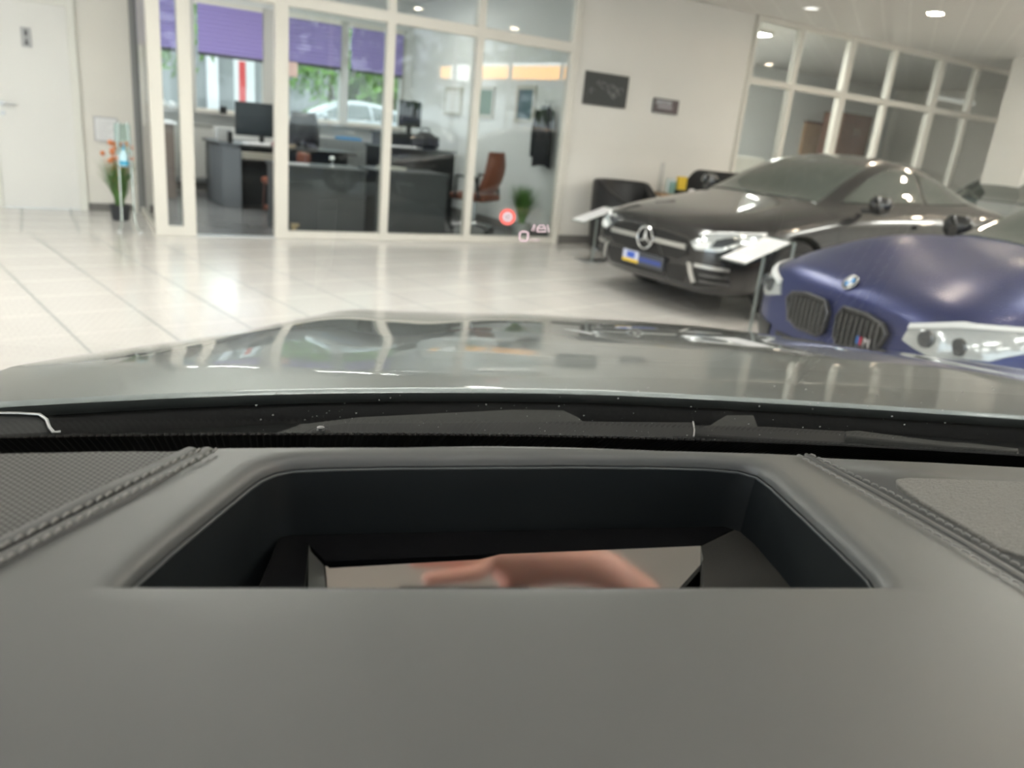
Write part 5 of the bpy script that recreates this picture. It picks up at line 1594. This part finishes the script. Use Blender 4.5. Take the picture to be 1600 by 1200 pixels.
# perforated speaker cover on the left
sp_px = [(-140, 706), (0, 709), (60, 708), (150, 706), (240, 705.5), (276, 706), (250, 720), (150, 768), (60, 815), (0, 846), (-140, 920)]
spk = mat('perforated_cover', (0.125, 0.125, 0.121), 0.5, spec=.4)
nt = spk.node_tree
tc = nt.nodes.new('ShaderNodeTexCoord')
sp_ = nt.nodes.new('ShaderNodeSeparateXYZ'); nt.links.new(tc.outputs['Object'], sp_.inputs[0])
PITCHX = .0031
def lattice(ox, oy):
    u_ = node_math(nt, 'MULTIPLY', sp_.outputs[0], 1 / PITCHX); u_ = node_math(nt, 'ADD', u_, 100 + ox)
    v_ = node_math(nt, 'MULTIPLY', sp_.outputs[1], 1 / (PITCHX * 1.732)); v_ = node_math(nt, 'ADD', v_, 100 + oy)
    u_ = node_math(nt, 'SUBTRACT', node_math(nt, 'FRACT', u_), .5)
    v_ = node_math(nt, 'MULTIPLY', node_math(nt, 'SUBTRACT', node_math(nt, 'FRACT', v_), .5), 1.732)
    return node_math(nt, 'SQRT', node_math(nt, 'ADD', node_math(nt, 'MULTIPLY', u_, u_), node_math(nt, 'MULTIPLY', v_, v_)))
dmin = node_math(nt, 'MINIMUM', lattice(0, 0), lattice(.5, .5))
hole = node_math(nt, 'LESS_THAN', dmin, .30)
mx = nt.nodes.new('ShaderNodeMix'); mx.data_type = 'RGBA'
mx.inputs[6].default_value = (.125, .125, .121, 1); mx.inputs[7].default_value = (.006, .006, .006, 1)
nt.links.new(hole, mx.inputs[0]); nt.links.new(mx.outputs[2], nt.nodes['Principled BSDF'].inputs['Base Color'])
inv = node_math(nt, 'SUBTRACT', 1.0, hole)
bmp = nt.nodes.new('ShaderNodeBump'); bmp.inputs['Strength'].default_value = .5; bmp.inputs['Distance'].default_value = .0006
nt.links.new(inv, bmp.inputs['Height']); nt.links.new(bmp.outputs[0], nt.nodes['Principled BSDF'].inputs['Normal'])
pts = [onz(x, y, ZD + .001) for x, y in sp_px]
n = len(pts)
MB().add(pts + [p - Vector((0, 0, .004)) for p in pts], [tuple(range(n)), tuple(reversed(range(n, 2 * n)))] + [(i, (i + 1) % n, n + (i + 1) % n, n + i) for i in range(n)]).build('speaker_cover', spk, own)
# leather inset on the right
ins = mat('grained_leather', (0.22, 0.216, 0.208), 0.5, spec=.4)
nt = ins.node_tree
tc = nt.nodes.new('ShaderNodeTexCoord'); mp = nt.nodes.new('ShaderNodeMapping'); mp.inputs['Scale'].default_value = (260, 700, 400)
mp.inputs['Rotation'].default_value = (0, 0, R(-25))
nt.links.new(tc.outputs['Object'], mp.inputs[0])
vz = nt.nodes.new('ShaderNodeTexNoise'); vz.inputs['Scale'].default_value = 1.0; vz.inputs['Detail'].default_value = 3; vz.inputs['Distortion'].default_value = 1.2
nt.links.new(mp.outputs[0], vz.inputs['Vector'])
bmp = nt.nodes.new('ShaderNodeBump'); bmp.inputs['Strength'].default_value = .55; bmp.inputs['Distance'].default_value = .007
nt.links.new(vz.outputs[0], bmp.inputs['Height']); nt.links.new(bmp.outputs[0], nt.nodes['Principled BSDF'].inputs['Normal'])
ip = [(1400, 748), (1420, 745.5), (1500, 748), (1600, 752), (1800, 761), (2250, 792), (2600, 1150), (2200, 1110), (1610, 868), (1590, 866), (1560, 855), (1500, 818), (1440, 784), (1402, 757)]
pts = [onz(x, y, ZD + .001) for x, y in ip]
n = len(pts)
MB().add(pts + [p - Vector((0, 0, .004)) for p in pts], [tuple(range(n)), tuple(reversed(range(n, 2 * n)))] + [(i, (i + 1) % n, n + (i + 1) % n, n + i) for i in range(n)]).build('leather_inset', ins, own, bevel=.001)

# dust on the outside of the windshield
dst = MB()
rd_ = random.Random(11)
for _ in range(170):
    x_, y_ = rd_.uniform(380, 1560), rd_.uniform(606, 690)
    d_ = ray(x_, y_); zz = 1.05
    # meet the glass: walk along the ray
    k_ = .3
    while k_ < 1.0:
        p_ = E0_ + d_ * (k_ / d_.dot(HF))
        if ws(uu(p_), p_.z).dot(HF) < ss(p_): break
        k_ += .004
    q_ = p_ + HF * .004
    r_ = rd_.choice((.00016, .00022, .0003, .00045))
    dst.tube([q_ - HR * r_, q_ + HR * r_ + Vector((0, 0, r_ * .4))], r_, n=5)
wo_ = [o for o in own.children if o.name.startswith('windshield')][0]
tag(dst.build('dust_specks', mat('dust', (0.42, 0.43, 0.42), .9), wo_), kind='stuff')

# cabin shell: roof lining, pillars, doors, rear, seats
sh = MB()
rf = []
for i in range(9):
    f_ = i / 8
    s_ = -.11 - 2.25 * f_
    zc_ = 1.54 + .04 * sin(pi * min(1, f_ * 1.1 + .15)) - .05 * f_
    rf.append([cw(s_, HC + v, zc_ - .06 * abs(v / .66) ** 3) for v in [-.66 + 1.32 * k / 16 for k in range(17)]])
MB().grid(rf).build('roof_lining', 'headliner', own, smooth=True, solid=.0)
MB().grid([[p + Vector((0, 0, .03)) for p in r_] for r_ in rf]).build('roof', 'hood_silver', own, smooth=True)
for s in (-1, 1):
    pa = [ws(HC + s * (.85 - (z - 1.02) * .3), z) for z in (1.02, 1.15, 1.30, 1.42)] + [cw(-.30, HC + s * .68, 1.52), cw(-1.3, HC + s * .68, 1.53), cw(-2.2, HC + s * .64, 1.42), cw(-2.6, HC + s * .7, 1.05)]
    MB().tube(pa, .035).build('roof_pillar', 'headliner', own, smooth=True)
    MB().grid([[cw(s_, HC + s * .80, 1.03), cw(s_, HC + s * .86, .98), cw(s_, HC + s * .88, .70), cw(s_, HC + s * .86, .25)] for s_ in (.45, 0, -.6, -1.2, -1.8, -2.5)]).build('door', 'hood_silver', own, smooth=True, solid=.04)
    seat_ = MB().grid([[cw(s_, .0 + (0 if s < 0 else .76) + dv, z_) for dv in (-.24, -.12, 0, .12, .24)] for s_, z_ in ((-.45, .55), (-.50, .62), (-.95, .58), (-1.02, .75), (-1.08, 1.05), (-1.12, 1.25))]).build('seat', 'leather_black', own, smooth=True, solid=.12)
MB().grid([[cw(-2.5, HC + v, z) for v in (-.86, 0, .86)] for z in (.25, .7, 1.0)]).build('tailgate', 'hood_silver', own, solid=.05)
MB().grid([[cw(s_, HC + v, .25) for v in (-.84, 0, .84)] for s_ in (.55, -1, -2.5)]).build('floor_pan', 'rubber', own, solid=.04)
MB().grid([[cw(.06, HC + v, z) for v in (-.8, -.3, .3, .8)] for z in (.30, .70, 1.0)]).build('dashboard_front', 'dash', own, solid=.03)

# ---------------- symbols of the head-up display, floating in view over the bonnet
glow_r = mat('hud_red', (0, 0, 0), 1, emis=(1.0, 0.20, 0.17), estr=.45)
glow_p = mat('hud_pink', (0, 0, 0), 1, emis=(1.0, 0.72, 0.76), estr=.36)
DV = 1.45
def hud_pt(x, y):
    d = ray(x, y); return Vector((0, 0, EYE)) + d * (DV / (d.dot(HF)))
def hud_tube(mb_, pts, w_, closed=False):
    mb_.tube([hud_pt(x, y) for x, y in pts], w_, n=6, closed=closed)
pxm = (hud_pt(801, 360) - hud_pt(800, 360)).length
t = thing('display_symbol', 'glowing red round warning symbol projected ahead of the windshield', 'display symbol', hud_pt(793, 352), 'head-up display symbols')
c_ = (793, 339)
def circ(c, r, n=28): return [(c[0] + r * cos(2 * pi * i / n), c[1] + r * sin(2 * pi * i / n)) for i in range(n)]
q = MB(); hud_tube(q, circ(c_, 11.2), 1.9 * pxm, True); hud_tube(q, circ(c_, 9.2), 1.2 * pxm, True); q.build('red_ring', glow_r, t)
q = MB(); hud_tube(q, circ(c_, 6.0), 1.6 * pxm, True); hud_tube(q, [(793, 335), (793, 343)], 1.2 * pxm); hud_tube(q, [(796, 336), (796, 342)], .8 * pxm); hud_tube(q, [(790, 336), (790, 342)], .8 * pxm); q.build('inner_mark', glow_p, t)
t = thing('display_symbol', 'glowing pink zero with a tiny unit, projected below the red symbol', 'display symbol', hud_pt(818, 378), 'head-up display symbols')
q = MB(); hud_tube(q, [(812, 364), (815, 362), (822, 362), (825, 364), (825, 374), (822, 376.5), (815, 376.5), (812, 374)], 1.7 * pxm, True); q.build('digit', glow_p, t)
bm_ = Matrix((( (hud_pt(801,370)-hud_pt(800,370)).normalized().x, -(hud_pt(800,371)-hud_pt(800,370)).normalized().x, 0, 0),
              ((hud_pt(801,370)-hud_pt(800,370)).normalized().y, -(hud_pt(800,371)-hud_pt(800,370)).normalized().y, 0, 0),
              ((hud_pt(801,370)-hud_pt(800,370)).normalized().z, -(hud_pt(800,371)-hud_pt(800,370)).normalized().z, 0, 0), (0, 0, 0, 1)))
xa = (hud_pt(801, 370) - hud_pt(800, 370)).normalized(); ya = -(hud_pt(800, 371) - hud_pt(800, 370)).normalized(); za = xa.cross(ya)
bm_ = Matrix(((xa.x, ya.x, za.x, 0), (xa.y, ya.y, za.y, 0), (xa.z, ya.z, za.z, 0), (0, 0, 0, 1)))
text_mesh('km/h', 7 * pxm, 'unit_text', glow_p, t, Matrix.Translation(hud_pt(836, 375)) @ bm_, .0003)
t = thing('display_symbol', 'glowing pink car and lane outline projected right of the red symbol', 'display symbol', hud_pt(846, 366), 'head-up display symbols')
q = MB(); hud_tube(q, [(839, 362), (840, 356), (843, 352), (849, 352), (852, 356), (853, 362), (839, 362)], 1.1 * pxm); hud_tube(q, [(841, 357), (851, 357)], 1 * pxm); q.build('car_outline', glow_p, t)
q = MB(); hud_tube(q, [(831, 361), (835, 350)], .9 * pxm); hud_tube(q, [(834, 362), (837, 352)], .6 * pxm); hud_tube(q, [(855, 351), (858, 363)], .9 * pxm); q.build('lane_mark', glow_p, t)

# ---------------- the photographer's hand and telephone behind the lens (seen in the fold mirror)
skin = mat('skin', (0.78, 0.42, 0.33), 0.5, noise=.08, nscale=40)
skin.node_tree.nodes['Principled BSDF'].inputs['Subsurface Weight'].default_value = .15
skin.node_tree.nodes['Principled BSDF'].inputs['Subsurface Scale'].default_value = .01
Cr = Vector(A[0]); Cu = -Vector(A[1]); Cb = -Vector(A[2])       # lens right, up, back
E0 = Vector((0, 0, EYE))
def cp(r, u, b): return E0 + Cr * r + Cu * u + Cb * b
t = thing('telephone', 'black mobile phone held sideways, showing only in the display mirror', 'mobile phone', cp(.05, -.03, .01))
ph = MB().add([cp(x, y, z) for z in (.006, .014) for x, y in ((-.018, .022), (.128, .022), (.128, -.050), (-.018, -.050))], [(0, 1, 2, 3), (7, 6, 5, 4), (0, 4, 5, 1), (1, 5, 6, 2), (2, 6, 7, 3), (3, 7, 4, 0)])
ph.build('telephone_body', 'black_satin', t, bevel=.002)
def skinned(name, chains, m, par):
    """chains: list of [(point, radius), ...]; the first chain holds the root, the rest start at one of its points"""
    me = bpy.data.meshes.new(name)
    vs, es, rad = [], [], []
    key = {}
    for ch in chains:
        prev = None
        for p_, r_ in ch:
            kk = tuple(round(c, 5) for c in p_)
            if kk not in key:
                key[kk] = len(vs); vs.append(tuple(p_ - parent_loc(par))); rad.append(r_)
            if prev is not None: es.append((prev, key[kk]))
            prev = key[kk]
    me.from_pydata(vs, es, [])
    o = bpy.data.objects.new(name, me); C.objects.link(o)
    md = o.modifiers.new('skin', 'SKIN')
    for i, r_ in enumerate(rad):
        rr_ = r_ if isinstance(r_, tuple) else (r_, r_)
        me.skin_vertices[0].data[i].radius = rr_
        me.skin_vertices[0].data[i].use_root = (i == 0)
    md.use_smooth_shade = True
    sb_ = o.modifiers.new('sub', 'SUBSURF'); sb_.levels = 2; sb_.render_levels = 2
    bpy.context.view_layer.update()
    dg = bpy.context.evaluated_depsgraph_get()
    me2 = bpy.data.meshes.new_from_object(o.evaluated_get(dg))
    o.modifiers.clear(); o.data = me2; o.parent = par
    me2.materials.clear()
    for q in m: me2.materials.append(q)
    for p_ in me2.polygons: p_.use_smooth = True
    return o
shirt = mat('cream_shirt', (0.72, 0.69, 0.58), 0.85, noise=.05)
jeans = mat('dark_trousers', (0.03, 0.035, 0.05), 0.9, noise=.1)
t = thing('person', 'person in a cream shirt holding the phone, hand mirrored in the dashboard opening, unseen body added for shade', 'person', cw(-.60, 0, .35))  # torso and head are unseen, added to shade the dash and recess
hip, bel, che, nec = cw(-.78, 0, .70), cw(-.76, 0, .88), cw(-.72, 0, 1.06), cw(-.69, 0, 1.20)
ch = [[(hip, .14), (bel, .13), (che, .14), (nec, .05), (cw(-.67, 0, 1.27), .06), (cw(-.66, 0, 1.335), .088), (cw(-.665, 0, 1.40), .07)]]
ch.append([(cw(-.67, 0, 1.27), .06), (cw(-.60, 0, 1.275), .035)])
ch.append([(cw(-.66, 0, 1.335), .088), (cw(-.565, 0, 1.325), .012)])
for s in (-1, 1):
    ch.append([(hip, .14), (cw(-.62, s * .12, .66), .085), (cw(-.28, s * .16, .72), .065), (cw(-.10, s * .16, .45), .05), (cw(.0, s * .16, .33), .04)])
    ch.append([(che, .14), (cw(-.72, s * .17, 1.12), .058)])
wl, wrr = cp(-.03, -.19, .11), cp(.225, .066, .055)
ch[-2].extend([(cw(-.55, -.27, .92), .045), (cw(-.28, -.20, .92), .040), (wl, .026)])
ch[-1].extend([(cw(-.55, .30, .98), .045), (cw(-.34, .34, 1.10), .040), (cp(.33, .045, .14), .032), (wrr, .028)])
def hand_(w_, palm, sgn, seq):
    c = [(w_, .026), (palm, (.033, .022))]
    out = [c]
    for (k1, k2, k3) in seq:
        out.append([(palm, (.033, .022)), (k1, .0105), (k2, .0092), (k3, .0082)])
    return out
pr = cp(.125, .066, .045)
ch += hand_(wrr, pr, 1, [(cp(.078, .046, .032), cp(.040, .040, .026), cp(.008, .034, .020)),
                         (cp(.072, .062, .036), cp(.030, .060, .028), cp(-.006, .054, .018)),
                         (cp(.074, .078, .040), cp(.034, .080, .032), cp(-.001, .076, .022)),
                         (cp(.082, .093, .046), cp(.048, .098, .040), cp(.020, .096, .032)),
                         (cp(.118, .038, .060), cp(.096, .014, .050), cp(.078, .000, .036))])
pl_ = cp(-.055, -.130, .060)
ch += hand_(wl, pl_, -1, [(cp(-.055, -.098, .040), cp(-.048, -.072, .022), cp(-.040, -.056, .008)),
                          (cp(-.070, -.100, .038), cp(-.066, -.072, .020), cp(-.058, -.054, .008)),
                          (cp(-.085, -.104, .038), cp(-.082, -.078, .022), cp(-.074, -.060, .010)),
                          (cp(-.098, -.110, .040), cp(-.097, -.090, .026), cp(-.090, -.074, .016)),
                          (cp(-.035, -.115, .062), cp(-.014, -.088, .048), cp(-.004, -.066, .034))])
bd_ = skinned('body', ch, [skin, shirt, jeans], t)
off_ = parent_loc(t)
for p_ in bd_.data.polygons:
    c_ = p_.center + off_
    rel = c_ - E0
    near_hand = rel.dot(Cb) < .17 and c_.z > .98
    if c_.z < .70 or (c_.z < .80 and c_.dot(HF) > -.66): p_.material_index = 2
    elif near_hand or c_.z > 1.195 and c_.dot(HF) < -.5: p_.material_index = 0
    else: p_.material_index = 1
hr_ = MB(Matrix.Translation(cw(-.685, 0, 1.375)))
hr_.lathe([(.100 * sin(pi * k / 14), .085 * cos(pi * k / 14)) for k in range(1, 9)], 20, cap=False)
hr_.build('hair', mat('brown_hair', (0.05, 0.03, 0.02), .7, noise=.3), t, smooth=True)
for s in (-1, 1):
    MB(Matrix.Translation(cw(-.585, s * .031, 1.345))).lathe([(.0, -.011), (.011, 0), (.0, .011)], 10, cap=False).build('eye', 'paper', t, smooth=True)
    MB(Matrix.Translation(cw(-.665, s * .088, 1.335))).lathe([(.0, -.03), (.012, -.01), (.014, .015), (.0, .03)], 10, cap=False).build('ear', skin, t, smooth=True)
